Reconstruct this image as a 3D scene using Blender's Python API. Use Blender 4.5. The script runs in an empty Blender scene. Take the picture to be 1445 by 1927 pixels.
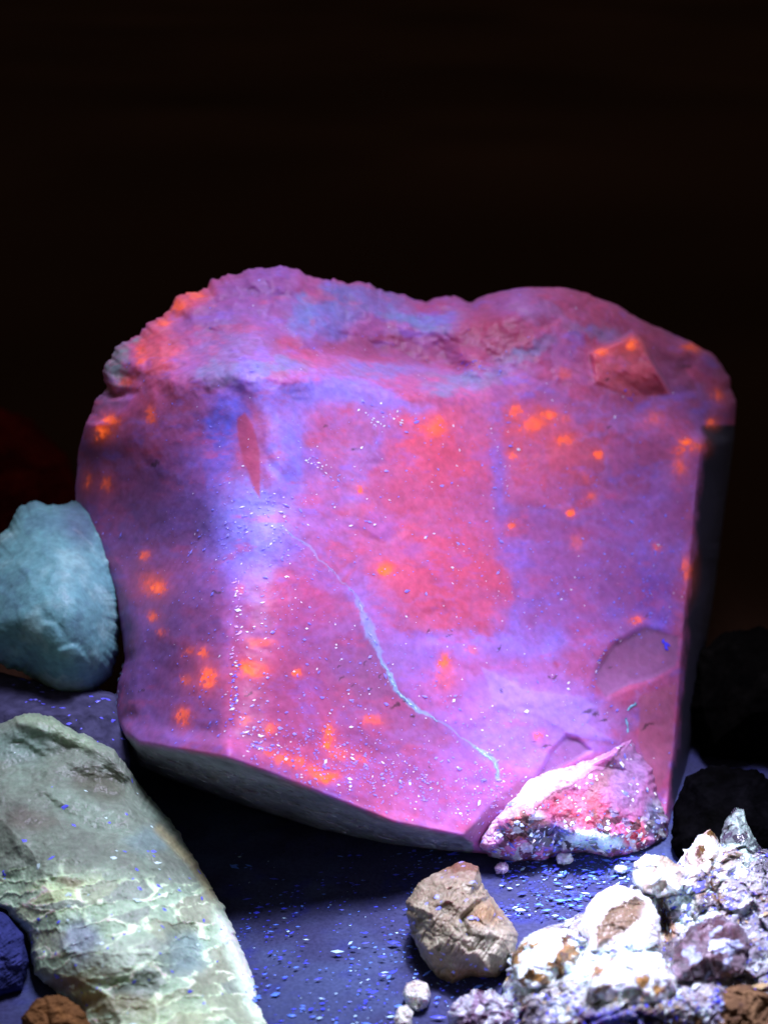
import bpy, math, random
import numpy as np
from mathutils import Vector
from mathutils.geometry import delaunay_2d_cdt

# ------------------------------------------------------------------ camera, world, lamp, exposure
sc = bpy.context.scene
U = 1e-4                      # one working unit = 0.1 mm
FPX, CX, CY = 3056.0, 722.5, 963.5
PITCH = math.radians(20)
CP, SP = math.cos(PITCH), math.sin(PITCH)
HCAM = 1586.0                 # camera height above the table, working units
F0 = 2500.0

cam = bpy.data.cameras.new('camera')
cam.sensor_fit = 'VERTICAL'
cam.angle = 2 * math.atan(CY / FPX)
cam.clip_start = 0.01
cam.clip_end = 20
cam.dof.use_dof = True
cam.dof.focus_distance = 2800 * U
cam.dof.aperture_fstop = 11.0
camo = bpy.data.objects.new('camera', cam)
sc.collection.objects.link(camo)
camo.location = (0, -F0 * U, HCAM * U)
camo.rotation_euler = (math.radians(90) - PITCH, 0, 0)
sc.camera = camo

world = bpy.data.worlds.new('World')
sc.world = world
world.use_nodes = True
world.node_tree.nodes['Background'].inputs[0].default_value = (1.0, 0.83, 0.68, 1)
world.node_tree.nodes['Background'].inputs[1].default_value = 0.09

# the hand torch: one ultraviolet lamp held above the right front of the specimen
LAMP = Vector((290, 2385 - F0, 3300)) * U
AIM = Vector((0, 2470 - F0, 280)) * U
lamp = bpy.data.lights.new('torch', 'SPOT')
lamp.energy = 12.2
lamp.color = (0.74, 0.70, 1.0)
lamp.spot_size = math.radians(40)
lamp.spot_blend = 1.0
lamp.shadow_soft_size = 0.07
lampo = bpy.data.objects.new('torch', lamp)
sc.collection.objects.link(lampo)
lampo.location = LAMP
lampo.rotation_euler = (AIM - LAMP).to_track_quat('-Z', 'Y').to_euler()
# the same torch's bright core beam
AIM2 = Vector((400, 2280 - F0, 100)) * U
core = bpy.data.lights.new('torch_core', 'SPOT')
core.energy = 18.0
core.color = (0.78, 0.76, 1.0)
core.spot_size = math.radians(16)
core.spot_blend = 1.0
core.shadow_soft_size = 0.02
coreo = bpy.data.objects.new('torch_core', core)
sc.collection.objects.link(coreo)
coreo.location = LAMP
coreo.rotation_euler = (AIM2 - LAMP).to_track_quat('-Z', 'Y').to_euler()

sc.view_settings.view_transform = 'Standard'
sc.view_settings.look = 'None'
sc.view_settings.exposure = 0.0
sc.view_settings.gamma = 1.0
sc.view_settings.use_curve_mapping = False

# ------------------------------------------------------------------ numeric helpers
def srgb(r, g, b):
    c = np.array([r, g, b], float) / 255.0
    return np.where(c <= 0.04045, c / 12.92, ((c + 0.055) / 1.055) ** 2.4)

def to_world(px, py, d):
    """photo pixel + depth along the view axis (units) -> world metres"""
    px, py, d = np.asarray(px, float), np.asarray(py, float), np.asarray(d, float)
    x = (px - CX) * d / FPX
    y = (CY - py) * d / FPX
    f = y * SP + d * CP
    h = y * CP - d * SP + HCAM
    return np.stack([x, f - F0, h], -1) * U

def dtab(py, h=0.0):
    """view depth of the table top (or of height h above it) at image row py"""
    t = (CY - py) / FPX
    return (HCAM - h) / (SP - t * CP)

_rs = np.random.RandomState(7)
PERM = _rs.permutation(512).astype(np.int32)
PERM = np.concatenate([PERM, PERM])
VAL = _rs.rand(512).astype(np.float32)

def vnoise(p):
    i = np.floor(p).astype(np.int32)
    f = p - i.astype(np.float32)
    f = f * f * f * (f * (f * 6 - 15) + 10)
    i &= 511
    j = (i + 1) & 511
    def h(a, b, c):
        return VAL[PERM[(PERM[(PERM[a] + b) & 511] + c) & 511]]
    x0, y0, z0 = i[:, 0], i[:, 1], i[:, 2]
    x1, y1, z1 = j[:, 0], j[:, 1], j[:, 2]
    fx, fy, fz = f[:, 0], f[:, 1], f[:, 2]
    a = h(x0, y0, z0) * (1 - fx) + h(x1, y0, z0) * fx
    b = h(x0, y1, z0) * (1 - fx) + h(x1, y1, z0) * fx
    c = h(x0, y0, z1) * (1 - fx) + h(x1, y0, z1) * fx
    d = h(x0, y1, z1) * (1 - fx) + h(x1, y1, z1) * fx
    return ((a * (1 - fy) + b * fy) * (1 - fz) + (c * (1 - fy) + d * fy) * fz) * 2 - 1

def fbm(p, size, octs=4, gain=0.5, seed=0.0):
    out = np.zeros(len(p)); amp = 1.0; tot = 0.0
    q = (p / size + seed * 17.31 + 100.0).astype(np.float32)
    for _ in range(octs):
        out += amp * vnoise(q); tot += amp
        q = q * np.float32(2.03) + np.float32(11.7); amp *= gain
    return out / tot

def cells(u, v, size, seed, aniso=1.0, ang=0.0):
    """jittered-grid cells: per point (cell random a, b, c; distance to nearest border; offset to centre)"""
    ca, sa = math.cos(ang), math.sin(ang)
    x = (u * ca + v * sa) / (size * aniso); y = (-u * sa + v * ca) / size
    ix, iy = np.floor(x).astype(np.int64), np.floor(y).astype(np.int64)
    best = np.full(len(u), 1e9); second = best.copy()
    ra = np.zeros(len(u)); rb = ra.copy(); rc = ra.copy(); ox = ra.copy(); oy = ra.copy()
    for dx in (-1, 0, 1):
        for dy in (-1, 0, 1):
            a, b = ix + dx, iy + dy
            h1 = PERM[(PERM[(a + seed * 31) & 511] + b) & 511]
            h2 = PERM[(h1 + 91) & 511]; h3 = PERM[(h1 + 233) & 511]
            jx, jy = a + VAL[h1], b + VAL[h2]
            ddx, ddy = x - jx, y - jy
            r = ddx * ddx + ddy * ddy
            m = r < best
            second = np.where(m, best, np.minimum(second, r))
            best = np.where(m, r, best)
            ra = np.where(m, VAL[h3], ra); rb = np.where(m, VAL[PERM[(h3 + 57) & 511]], rb)
            rc = np.where(m, VAL[PERM[(h3 + 190) & 511]], rc)
            ox = np.where(m, ddx, ox); oy = np.where(m, ddy, oy)
    return ra, rb, rc, (np.sqrt(second) - np.sqrt(best)) * size, ox * size, oy * size

def sstep(a, b, x):
    t = np.clip((x - a) / (b - a), 0, 1)
    return t * t * (3 - 2 * t)

def blob(u, v, cx, cy, rx, ry, ang=0.0, soft=0.6):
    a = math.radians(ang)
    dx, dy = u - cx, v - cy
    x = (dx * math.cos(a) + dy * math.sin(a)) / rx
    y = (-dx * math.sin(a) + dy * math.cos(a)) / ry
    r = np.sqrt(x * x + y * y)
    return 1 - sstep(1 - soft, 1 + soft, r)

def near(u, v, x, y, r):
    return np.where((np.abs(u - x) < r) & (np.abs(v - y) < r))[0]

def seg_dist_local(u, v, path, pad):
    """seg_dist, worked out only within pad of the path's box; far points read a large distance"""
    P = np.array(path)
    k = np.where((u > P[:, 0].min() - pad) & (u < P[:, 0].max() + pad) & (v > P[:, 1].min() - pad) & (v < P[:, 1].max() + pad))[0]
    out = [np.full(len(u), 1e4), np.zeros(len(u)), np.zeros(len(u))]
    r = seg_dist(u[k], v[k], path)
    for a, b in zip(out, r): a[k] = b
    return out

def seg_dist(u, v, path):
    """distance to a polyline and the signed side of the nearest piece"""
    best = np.full(len(u), 1e9); side = np.zeros(len(u)); par = np.zeros(len(u))
    n = len(path) - 1
    for k in range(n):
        (x0, y0), (x1, y1) = path[k], path[k + 1]
        ex, ey = x1 - x0, y1 - y0
        t = np.clip(((u - x0) * ex + (v - y0) * ey) / (ex * ex + ey * ey), 0, 1)
        dx, dy = u - x0 - t * ex, v - y0 - t * ey
        r = np.hypot(dx, dy)
        m = r < best
        best = np.where(m, r, best)
        side = np.where(m, np.sign(ex * dy - ey * dx), side)
        par = np.where(m, (k + t) / n, par)
    return best, side, par

def inpoly(u, v, poly):
    c = np.zeros(len(u), bool)
    n = len(poly)
    for k in range(n):
        (x0, y0), (x1, y1) = poly[k], poly[(k + 1) % n]
        if y0 == y1: continue
        m = ((y0 > v) != (y1 > v)) & (u < (x1 - x0) * (v - y0) / (y1 - y0) + x0)
        c ^= m
    return c

def polymask(u, v, poly, soft=4.0):
    P = np.array(poly)
    k = np.where((u > P[:, 0].min() - 30) & (u < P[:, 0].max() + 30) & (v > P[:, 1].min() - 30) & (v < P[:, 1].max() + 30))[0]
    out = np.zeros(len(u))
    r, _, _ = seg_dist(u[k], v[k], list(poly) + [poly[0]])
    out[k] = sstep(-soft, soft, np.where(inpoly(u[k], v[k], poly), r, -r))
    return out

def mix(col, target, w):
    return col * (1 - w[:, None]) + np.asarray(target)[None, :] * w[:, None]

# ------------------------------------------------------------------ materials
def stone_mat(name, rough=0.55, spec=0.35, sss=0.0, sss_scale=0.002, bump=0.25, bscale=900.0, var=0.12, glow=0.0):
    m = bpy.data.materials.new(name); m.use_nodes = True
    nt = m.node_tree; N = nt.nodes; L = nt.links
    b = N['Principled BSDF']
    at = N.new('ShaderNodeAttribute'); at.attribute_name = 'col'
    tc = N.new('ShaderNodeTexCoord')
    nz = N.new('ShaderNodeTexNoise'); nz.inputs['Scale'].default_value = bscale
    nz.inputs['Detail'].default_value = 4
    L.new(tc.outputs['Object'], nz.inputs['Vector'])
    mr = N.new('ShaderNodeMapRange')
    mr.inputs['From Min'].default_value = 0.3; mr.inputs['From Max'].default_value = 0.7
    mr.inputs['To Min'].default_value = 1 - var; mr.inputs['To Max'].default_value = 1 + var
    L.new(nz.outputs['Fac'], mr.inputs['Value'])
    mx = N.new('ShaderNodeVectorMath'); mx.operation = 'SCALE'
    L.new(at.outputs['Color'], mx.inputs[0]); L.new(mr.outputs['Result'], mx.inputs['Scale'])
    L.new(mx.outputs['Vector'], b.inputs['Base Color'])
    bp = N.new('ShaderNodeBump'); bp.inputs['Strength'].default_value = bump
    bp.inputs['Distance'].default_value = 0.0006
    L.new(nz.outputs['Fac'], bp.inputs['Height'])
    L.new(bp.outputs['Normal'], b.inputs['Normal'])
    b.inputs['Roughness'].default_value = rough
    b.inputs['Specular IOR Level'].default_value = spec
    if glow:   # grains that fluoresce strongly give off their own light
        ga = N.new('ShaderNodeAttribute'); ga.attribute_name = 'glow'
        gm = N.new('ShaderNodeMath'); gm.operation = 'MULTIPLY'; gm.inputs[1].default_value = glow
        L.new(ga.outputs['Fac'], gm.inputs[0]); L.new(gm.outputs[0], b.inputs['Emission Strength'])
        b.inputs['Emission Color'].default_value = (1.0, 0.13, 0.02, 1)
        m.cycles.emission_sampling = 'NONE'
    if sss:
        b.inputs['Subsurface Weight'].default_value = sss
        b.inputs['Subsurface Radius'].default_value = (1.0, 0.55, 0.8)
        b.inputs['Subsurface Scale'].default_value = sss_scale
    return m

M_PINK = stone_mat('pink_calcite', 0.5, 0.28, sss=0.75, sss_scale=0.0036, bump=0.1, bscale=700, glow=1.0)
M_ROCK = stone_mat('pale_stone', 0.45, 0.35, sss=0.5, sss_scale=0.002, bump=0.15, bscale=800, var=0.15)
M_SPARK = stone_mat('crystalline_stone', 0.2, 0.6, sss=0.5, sss_scale=0.0018, bump=0.2, bscale=1100, var=0.15)
M_DARK = stone_mat('dim_stone', 0.8, 0.0, bump=0.4, bscale=500, var=0.25)
M_FLECK = stone_mat('dust_fleck', 0.3, 0.5, bump=0.0, var=0.0)
M_TABLE = stone_mat('dusty_table', 0.9, 0.0, bump=0.15, bscale=1500, var=0.2)

# ------------------------------------------------------------------ mesh helpers
COL = sc.collection

def make_mesh(name, verts, quads, col, mat, tris=None, smooth=True):
    me = bpy.data.meshes.new(name)
    nq = len(quads); ntr = 0 if tris is None else len(tris)
    me.vertices.add(len(verts))
    me.vertices.foreach_set('co', np.ascontiguousarray(verts, np.float32).ravel())
    me.loops.add(nq * 4 + ntr * 3)
    li = quads.ravel()
    if ntr: li = np.concatenate([li, tris.ravel()])
    me.loops.foreach_set('vertex_index', li.astype(np.int32))
    me.polygons.add(nq + ntr)
    st = np.concatenate([np.arange(nq) * 4, nq * 4 + np.arange(ntr) * 3]).astype(np.int32)
    me.polygons.foreach_set('loop_start', st)
    me.update(calc_edges=True)
    me.validate()
    me.polygons.foreach_set('use_smooth', np.full(nq + ntr, smooth))
    a = me.color_attributes.new('col', 'FLOAT_COLOR', 'POINT')
    rgba = np.ones((len(verts), 4), np.float32); rgba[:, :3] = np.clip(col, 0, 0.98)
    a.data.foreach_set('color', rgba.ravel())
    me.materials.append(mat)
    o = bpy.data.objects.new(name, me)
    COL.objects.link(o)
    return o

def tag(o, label=None, cat=None, group=None, kind=None):
    if label: o['label'] = label
    if cat: o['category'] = cat
    if group: o['group'] = group
    if kind: o['kind'] = kind
    return o

def child(o, parent):
    o.parent = parent
    o.matrix_parent_inverse = parent.matrix_world.inverted()
    return o

def recenter(o):
    """put the origin at the thing's base"""
    me = o.data
    n = len(me.vertices)
    co = np.empty(n * 3, np.float32); me.vertices.foreach_get('co', co); co = co.reshape(-1, 3)
    c = np.array([(co[:, 0].min() + co[:, 0].max()) / 2, (co[:, 1].min() + co[:, 1].max()) / 2, co[:, 2].min()], np.float32)
    me.vertices.foreach_set('co', (co - c).ravel()); me.update()
    o.location = Vector(c.tolist())
    bpy.context.view_layer.update()
    return o

def tri_interp(pts, edges, u, v):
    """linear interpolation of depth over the constrained triangulation of control points"""
    P = [Vector((p[0], p[1])) for p in pts]
    r = delaunay_2d_cdt(P, edges, [], 0, 0.01)
    vs, fs, ov = r[0], r[2], r[3]
    val = np.zeros(len(vs))
    pa = np.array([[p[0], p[1], p[2]] for p in pts], float)
    for i, src in enumerate(ov):
        if src: val[i] = pa[src[0], 2]
        else:
            q = np.hypot(pa[:, 0] - vs[i].x, pa[:, 1] - vs[i].y)
            w = 1 / (q ** 3 + 1e-6); val[i] = (w * pa[:, 2]).sum() / w.sum()
    q = np.hypot(u[:, None] - pa[None, :, 0], v[:, None] - pa[None, :, 1]) if len(u) < 1000 else None
    out = np.full(len(u), np.nan)
    order = np.argsort(u); us = u[order]
    for f in fs:
        A, B, C = (np.array(vs[k]) for k in f)
        va, vb, vc = (val[k] for k in f)
        lo = np.searchsorted(us, min(A[0], B[0], C[0]) - 0.5); hi = np.searchsorted(us, max(A[0], B[0], C[0]) + 0.5)
        idx = order[lo:hi]
        if len(idx) == 0: continue
        x, y = u[idx], v[idx]
        den = (B[1] - C[1]) * (A[0] - C[0]) + (C[0] - B[0]) * (A[1] - C[1])
        if abs(den) < 1e-9: continue
        a = ((B[1] - C[1]) * (x - C[0]) + (C[0] - B[0]) * (y - C[1])) / den
        b = ((C[1] - A[1]) * (x - C[0]) + (A[0] - C[0]) * (y - C[1])) / den
        c = 1 - a - b
        e = -1e-4
        m = (a >= e) & (b >= e) & (c >= e)
        out[idx[m]] = a[m] * va + b[m] * vb + c[m] * vc
    bad = np.isnan(out)
    if bad.any():
        bi = np.where(bad)[0]
        k = np.argmin((u[bi][:, None] - pa[None, :, 0]) ** 2 + (v[bi][:, None] - pa[None, :, 1]) ** 2, axis=1)
        out[bi] = pa[k, 2]
    return out

def build_stone(name, outline, ctrl, center, colour, mat, n_ang=600, n_rad=160, n_back=30, back=400,
                rim=30.0, rim_w=40.0, rough_edge=5.0, edge_scale=25.0, relief=None, lines=(), smooth=2, seed=1, jagf=None, sharp=None, soft=None):
    """A stone: outline [(px,py,d)] seen from the front, control points [(px,py,d)] on its face, and a closed back."""
    O = np.array(outline, float)
    nxt = np.roll(O, -1, 0)
    seg = np.hypot(*(nxt - O)[:, :2].T)
    cum = np.concatenate([[0], np.cumsum(seg)])
    t = np.linspace(0, cum[-1], n_ang, endpoint=False)
    Oc = np.vstack([O, O[:1]])
    bx, by, bd = (np.interp(t, cum, Oc[:, k]) for k in range(3))
    k = np.array([1, 2, 3, 2, 1], float); k /= k.sum()
    def rsm(a):
        return sum(k[i] * np.roll(a, i - 2) for i in range(5))
    bx, by, bd = rsm(bx), rsm(by), rsm(bd)
    s = np.linspace(0.004, 1, n_rad) ** 0.8
    cx, cy = center
    uu = cx + s[:, None] * (bx - cx)[None, :]; vv = cy + s[:, None] * (by - cy)[None, :]
    pts = [tuple(p) for p in O] + [tuple(p) for p in ctrl]
    no = len(O)
    edges = [(i, (i + 1) % no) for i in range(no)]
    base = no + len(ctrl)
    for ln in lines:
        for p in ln: pts.append(tuple(p))
        edges += [(base + i, base + i + 1) for i in range(len(ln) - 1)]
        base += len(ln)
    u, v = uu.ravel(), vv.ravel()
    # triangulate over the smoothed border so the inside stays inside
    d = tri_interp(pts, edges, u, v).reshape(n_rad, n_ang)
    d_sharp = d.copy()
    for k_ in range(smooth):
        if k_ == 4: d_sharp = d.copy()
        dd = d.copy()
        dd[1:-1] = (d[:-2] + d[2:] + np.roll(d, 1, 1)[1:-1] + np.roll(d, -1, 1)[1:-1] + 2 * d[1:-1]) / 6
        d = dd
    if soft is not None:
        # even, direction-free rounding: blur the depth on a square grid and read it back
        st = 4.0
        gx = np.arange(O[:, 0].min() - 8, O[:, 0].max() + 12, st); gy = np.arange(O[:, 1].min() - 8, O[:, 1].max() + 12, st)
        GX, GY = np.meshgrid(gx, gy)
        gd = tri_interp(pts, edges, GX.ravel(), GY.ravel()).reshape(GX.shape)
        gm = inpoly(GX.ravel(), GY.ravel(), [tuple(q[:2]) for q in O]).reshape(GX.shape).astype(float)
        def gauss(a, sig):
            r = int(3 * sig / st) + 1; k = np.exp(-0.5 * (np.arange(-r, r + 1) * st / sig) ** 2); k /= k.sum()
            for ax in (0, 1):
                pad = [(0, 0), (0, 0)]; pad[ax] = (r, r)
                ap = np.pad(a, pad)
                a = sum(k[i] * (ap[i:i + a.shape[0]] if ax == 0 else ap[:, i:i + a.shape[1]]) for i in range(2 * r + 1))
            return a
        fx, fy = (u - gx[0]) / st, (v - gy[0]) / st
        ix = np.clip(fx.astype(int), 0, len(gx) - 2); iy = np.clip(fy.astype(int), 0, len(gy) - 2); fx = fx - ix; fy = fy - iy
        def read(g):
            return (g[iy, ix] * (1 - fx) + g[iy, ix + 1] * fx) * (1 - fy) + (g[iy + 1, ix] * (1 - fx) + g[iy + 1, ix + 1] * fx) * fy
        small = read(gauss(gd * gm, 11) / (gauss(gm, 11) + 1e-6)); big = read(gauss(gd * gm, 34) / (gauss(gm, 34) + 1e-6))
        ws = soft(u, v); inner = np.clip((1 - np.repeat(s, n_ang)) * 14, 0, 1)
        d = d * (1 - inner.reshape(d.shape)) + (small * (1 - ws) + big * ws).reshape(d.shape) * inner.reshape(d.shape)
    if sharp is not None:
        w_ = sharp(u, v).reshape(d.shape); d = d * (1 - w_) + d_sharp * w_
    R = np.hypot(bx - cx, by - cy)[None, :]
    e = np.clip(1 - (1 - s[:, None]) * R / rim_w, 0, 1)
    d = d + rim * (1 - np.sqrt(np.clip(1 - e ** 2.0, 0, 1)))
    p3 = np.stack([uu, vv, d], -1).reshape(-1, 3)
    if relief is not None:
        d = d + relief(u, v, p3).reshape(n_rad, n_ang)
    # ragged border
    bq = np.stack([bx, by, np.full(n_ang, seed * 50.0)], -1)
    jag = fbm(bq, edge_scale, 4, 0.6, seed) * rough_edge * (1 if jagf is None else jagf(bx, by))
    w = np.clip(1 - (1 - s[:, None]) * R / 60.0, 0, 1) ** 2
    nxv = np.stack([bx - cx, by - cy], -1); nxv /= np.linalg.norm(nxv, axis=1)[:, None]
    U2 = uu + w * jag[None, :] * nxv[None, :, 0]; V2 = vv + w * jag[None, :] * nxv[None, :, 1]
    rings_u, rings_v, rings_d = [U2], [V2], [d]
    tb = np.linspace(0, 1, n_back + 1)[1:]
    bu, bv, bdp = U2[-1], V2[-1], d[-1]
    md = bdp.mean()
    def ring_blur(a, n=9):
        k_ = np.hanning(2 * n + 3)[1:-1]; k_ /= k_.sum()
        ap = np.concatenate([a[-n:], a, a[:n]], 0)
        return np.convolve(ap, k_, 'valid')
    su, sv, sd = ring_blur(uu[-1]), ring_blur(vv[-1]), ring_blur(bdp)
    bu0, bv0, bd0 = bu, bv, bdp
    for q in tb:
        g = min(1.0, q * 5); bu, bv, bdp = bu0 * (1 - g) + su * g, bv0 * (1 - g) + sv * g, bd0 * (1 - g) + sd * g
        lump_ = 1 - .022 * g + .02 * g * fbm(np.stack([su, sv, np.full(n_ang, q * 900.0)], -1), 160, 4, .55, seed)
        bu, bv = cx + (bu - cx) * lump_, cy + (bv - cy) * lump_
        sh = (1 - q ** 3.0)
        dep = bdp + (back * math.sin(q * math.pi / 2)) * (1 - 0.0) + (md + back - bdp - back) * q ** 2
        rings_u.append((cx + (bu - cx) * sh)[None, :]); rings_v.append((cy + (bv - cy) * sh)[None, :]); rings_d.append(dep[None, :])
    Ua, Va, Da = np.vstack(rings_u), np.vstack(rings_v), np.vstack(rings_d)
    nr = Ua.shape[0]
    W = to_world(Ua.ravel(), Va.ravel(), Da.ravel())
    W[:, 2] = np.maximum(W[:, 2], -60 * U)
    # colours: front rings by their place on the face, back rings continue the border
    ufull = np.concatenate([u, np.tile(uu[-1], nr - n_rad)]); vfull = np.concatenate([v, np.tile(vv[-1], nr - n_rad)])
    P3 = np.stack([Ua.ravel(), Va.ravel(), Da.ravel()], -1)
    col = colour(ufull, vfull, P3)
    edge_c = np.stack([ring_blur(col[(n_rad - 1) * n_ang:n_rad * n_ang, k_]) for k_ in range(3)], -1)
    for r_ in range(n_rad, nr):
        g = min(1.0, tb[r_ - n_rad] * 5); sl = slice(r_ * n_ang, (r_ + 1) * n_ang)
        nn_ = fbm(P3[sl], 60, 4, .6, seed + 2)
        col[sl] = (col[sl] * (1 - g) + edge_c * g) * (1 + .5 * g * nn_)[:, None]
    i = np.arange(nr - 1)[:, None] * n_ang; j = np.arange(n_ang)[None, :]
    j2 = (j + 1) % n_ang
    quads = np.stack([i + j, i + n_ang + j, i + n_ang + j2, i + j2], -1).reshape(-1, 4)
    # centre caps
    nv = len(W)
    W = np.vstack([W, W[:n_ang].mean(0), W[-n_ang:].mean(0)])
    col = np.vstack([col, col[:n_ang].mean(0), col[-n_ang:].mean(0)])
    jj = np.arange(n_ang); jn = (jj + 1) % n_ang
    t1 = np.stack([np.full(n_ang, nv), jj, jn], -1)
    off = (nr - 1) * n_ang
    t2 = np.stack([np.full(n_ang, nv + 1), off + jn, off + jj], -1)
    o = make_mesh(name, W, quads, col, mat, tris=np.vstack([t1, t2]))
    front = dict(u=u, v=v, w=W[:n_rad * n_ang], s=np.repeat(s, n_ang), shape=(n_rad, n_ang))
    return o, front

def flecks(name, pos, nrm, size, cols, rnd, stretch=(1.1, 2.6), mat=None):
    """tiny dust shards lying on a surface, one joined mesh"""
    V, Fc, C = [], [], []
    n = len(pos)
    base = np.array([[1, 0, 0], [-0.9, .25, 0], [0.1, 1, .1], [-.1, -0.9, .1], [0, 0, .8], [0, 0, -.5]])
    tri = np.array([[0, 2, 4], [2, 1, 4], [1, 3, 4], [3, 0, 4], [2, 0, 5], [1, 2, 5], [3, 1, 5], [0, 3, 5]])
    for i in range(n):
        z = Vector(nrm[i]).normalized()
        a = rnd.gauss(0.35, 0.55)
        x = Vector((math.cos(a), math.sin(a) * 0.5, math.sin(a) * 0.5)); x = (x - z * x.dot(z)).normalized()
        y = z.cross(x)
        st = rnd.uniform(*stretch)
        Mx = np.array([x * st, y, z * 0.3]) * size[i] * U
        V.append((base * (1 + 0.3 * np.random.RandomState(i).uniform(-1, 1, base.shape))) @ Mx + pos[i])
        Fc.append(tri + i * 6); C.append(np.tile(cols[i], (6, 1)))
    V = np.vstack(V); Fc = np.vstack(Fc); C = np.vstack(C)
    return make_mesh(name, V, np.zeros((0, 4), int), C, mat or M_FLECK, tris=Fc, smooth=False)

def grid_normals(front):
    n_rad, n_ang = front['shape']
    W = front['w'].reshape(n_rad, n_ang, 3)
    du = np.roll(W, -1, 1) - np.roll(W, 1, 1)
    dv = np.gradient(W, axis=0)
    n = np.cross(dv, du); n /= np.linalg.norm(n, axis=-1)[..., None] + 1e-12
    view = np.array([0, -F0 * U, HCAM * U]) - W
    n *= np.sign((n * view).sum(-1))[..., None]
    return n.reshape(-1, 3)

def scatter(front, nrm, weight, n, rs):
    area = front['s'] * weight
    p = area / area.sum()
    return rs.choice(len(p), n, replace=True, p=p)

# ------------------------------------------------------------------ the setting: table and backdrop
def table_colour(w):
    p = w / U
    a = fbm(p, 260, 4, 0.55, 1); b = fbm(p, 40, 3, 0.6, 2)
    base = np.tile(np.array([0.040, 0.044, 0.105]), (len(p), 1))
    base = mix(base, [0.062, 0.088, 0.19], sstep(-0.15, 0.35, a) * 0.85)
    base = mix(base, [0.03, 0.036, 0.20], sstep(0.1, 0.6, b) * 0.6)
    far = sstep(2900 - F0, 3250 - F0, p[:, 1] + 80 * a)  # colour drops to dark brown behind, painting in the table beyond the beam
    m = np.clip(1 + .5 * fbm(p, 2500, 2, .5, 5), .3, 2)
    fc_ = np.array([0.038, 0.019, 0.012])[None, :] * m[:, None]
    return base * (1 - far[:, None]) + fc_ * far[:, None]

def grid_sheet(name, x0, x1, y0, y1, nx, ny, colf, mat, zf=None):
    X, Y = np.meshgrid(np.linspace(x0, x1, nx), np.linspace(y0, y1, ny))
    W = np.stack([X.ravel(), Y.ravel(), np.zeros(X.size)], -1)
    if zf is not None: W[:, 2] = zf(W)
    i = np.arange(ny - 1)[:, None] * nx; j = np.arange(nx - 1)[None, :]
    q = np.stack([i + j, i + j + 1, i + nx + j + 1, i + nx + j], -1).reshape(-1, 4)
    return make_mesh(name, W, q, colf(W), mat)

def table_grid():
    gx = np.sinh(np.linspace(-4.2, 4.2, 620)); gx = gx / gx.max() * 2.6
    gy = np.sinh(np.linspace(-3.0, 5.0, 520)); gy = np.where(gy < 0, gy / -gy.min() * 0.34, gy / gy.max() * 5.0)
    X, Y = np.meshgrid(gx, gy)
    W = np.stack([X.ravel(), Y.ravel(), np.zeros(X.size)], -1)
    p = W / U
    near = sstep(1500, 700, np.abs(p[:, 0])) * sstep(1500, 600, p[:, 1])
    W[:, 2] = U * near * (9 * fbm(p, 240, 4, .5, 151) + 3.5 * fbm(p, 40, 4, .6, 152) - 6)
    nx, ny = 620, 520
    i = np.arange(ny - 1)[:, None] * nx; j = np.arange(nx - 1)[None, :]
    q = np.stack([i + j, i + j + 1, i + nx + j + 1, i + nx + j], -1).reshape(-1, 4)
    return make_mesh('table_top', W, q, table_colour(W), M_TABLE)
table = table_grid()
tag(table, kind='structure')

# ------------------------------------------------------------------ the big pink specimen
def face(px, py):
    return 2590 + 0.60 * (px - 430) + 0.38 * (1425 - py)

ROCK_OUT = [(215, 1350, 2960), (236, 1400, 2990), (262, 1440, 3020), (330, 1470, 3040), (430, 1505, 3040), (520, 1535, 3000),
            (600, 1560, 2960), (740, 1590, 2920), (850, 1602, 2900), (905, 1606, 2900), (1000, 1612, 2900), (1100, 1600, 2950),
            (1200, 1590, 2985), (1262, 1572, 3040), (1285, 1480, 3200), (1300, 1400, 3290), (1322, 1250, 3400), (1345, 1100, 3480),
            (1364, 950, 3520), (1380, 830, 3540), (1384, 760, 3560), (1370, 710, 3560), (1345, 670, 3560), (1290, 640, 3520),
            (1225, 612, 3480), (1150, 570, 3440), (1100, 550, 3410), (1060, 542, 3380), (1000, 540, 3350), (950, 545, 3350),
            (910, 558, 3370), (882, 570, 3400), (860, 560, 3400), (830, 557, 3390), (800, 566, 3380), (770, 558, 3360), (700, 538, 3320),
            (640, 525, 3280), (590, 522, 3250), (555, 508, 3230), (530, 500, 3210), (490, 503, 3200), (440, 517, 3190), (400, 530, 3180),
            (370, 552, 3160), (340, 558, 3150), (310, 590, 3140), (280, 605, 3120), (255, 630, 3110), (225, 645, 3100), (205, 670, 3100),
            (198, 700, 3100), (200, 730, 3090), (178, 765, 3080), (160, 800, 3070), (148, 850, 3180), (143, 920, 3190), (145, 1000, 3180),
            (165, 1035, 3150), (195, 1080, 3100), (215, 1130, 3050), (230, 1190, 3010), (236, 1240, 2990), (222, 1290, 2990)]

def fc(px, py, off=0): return (px, py, face(px, py) + off)

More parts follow.
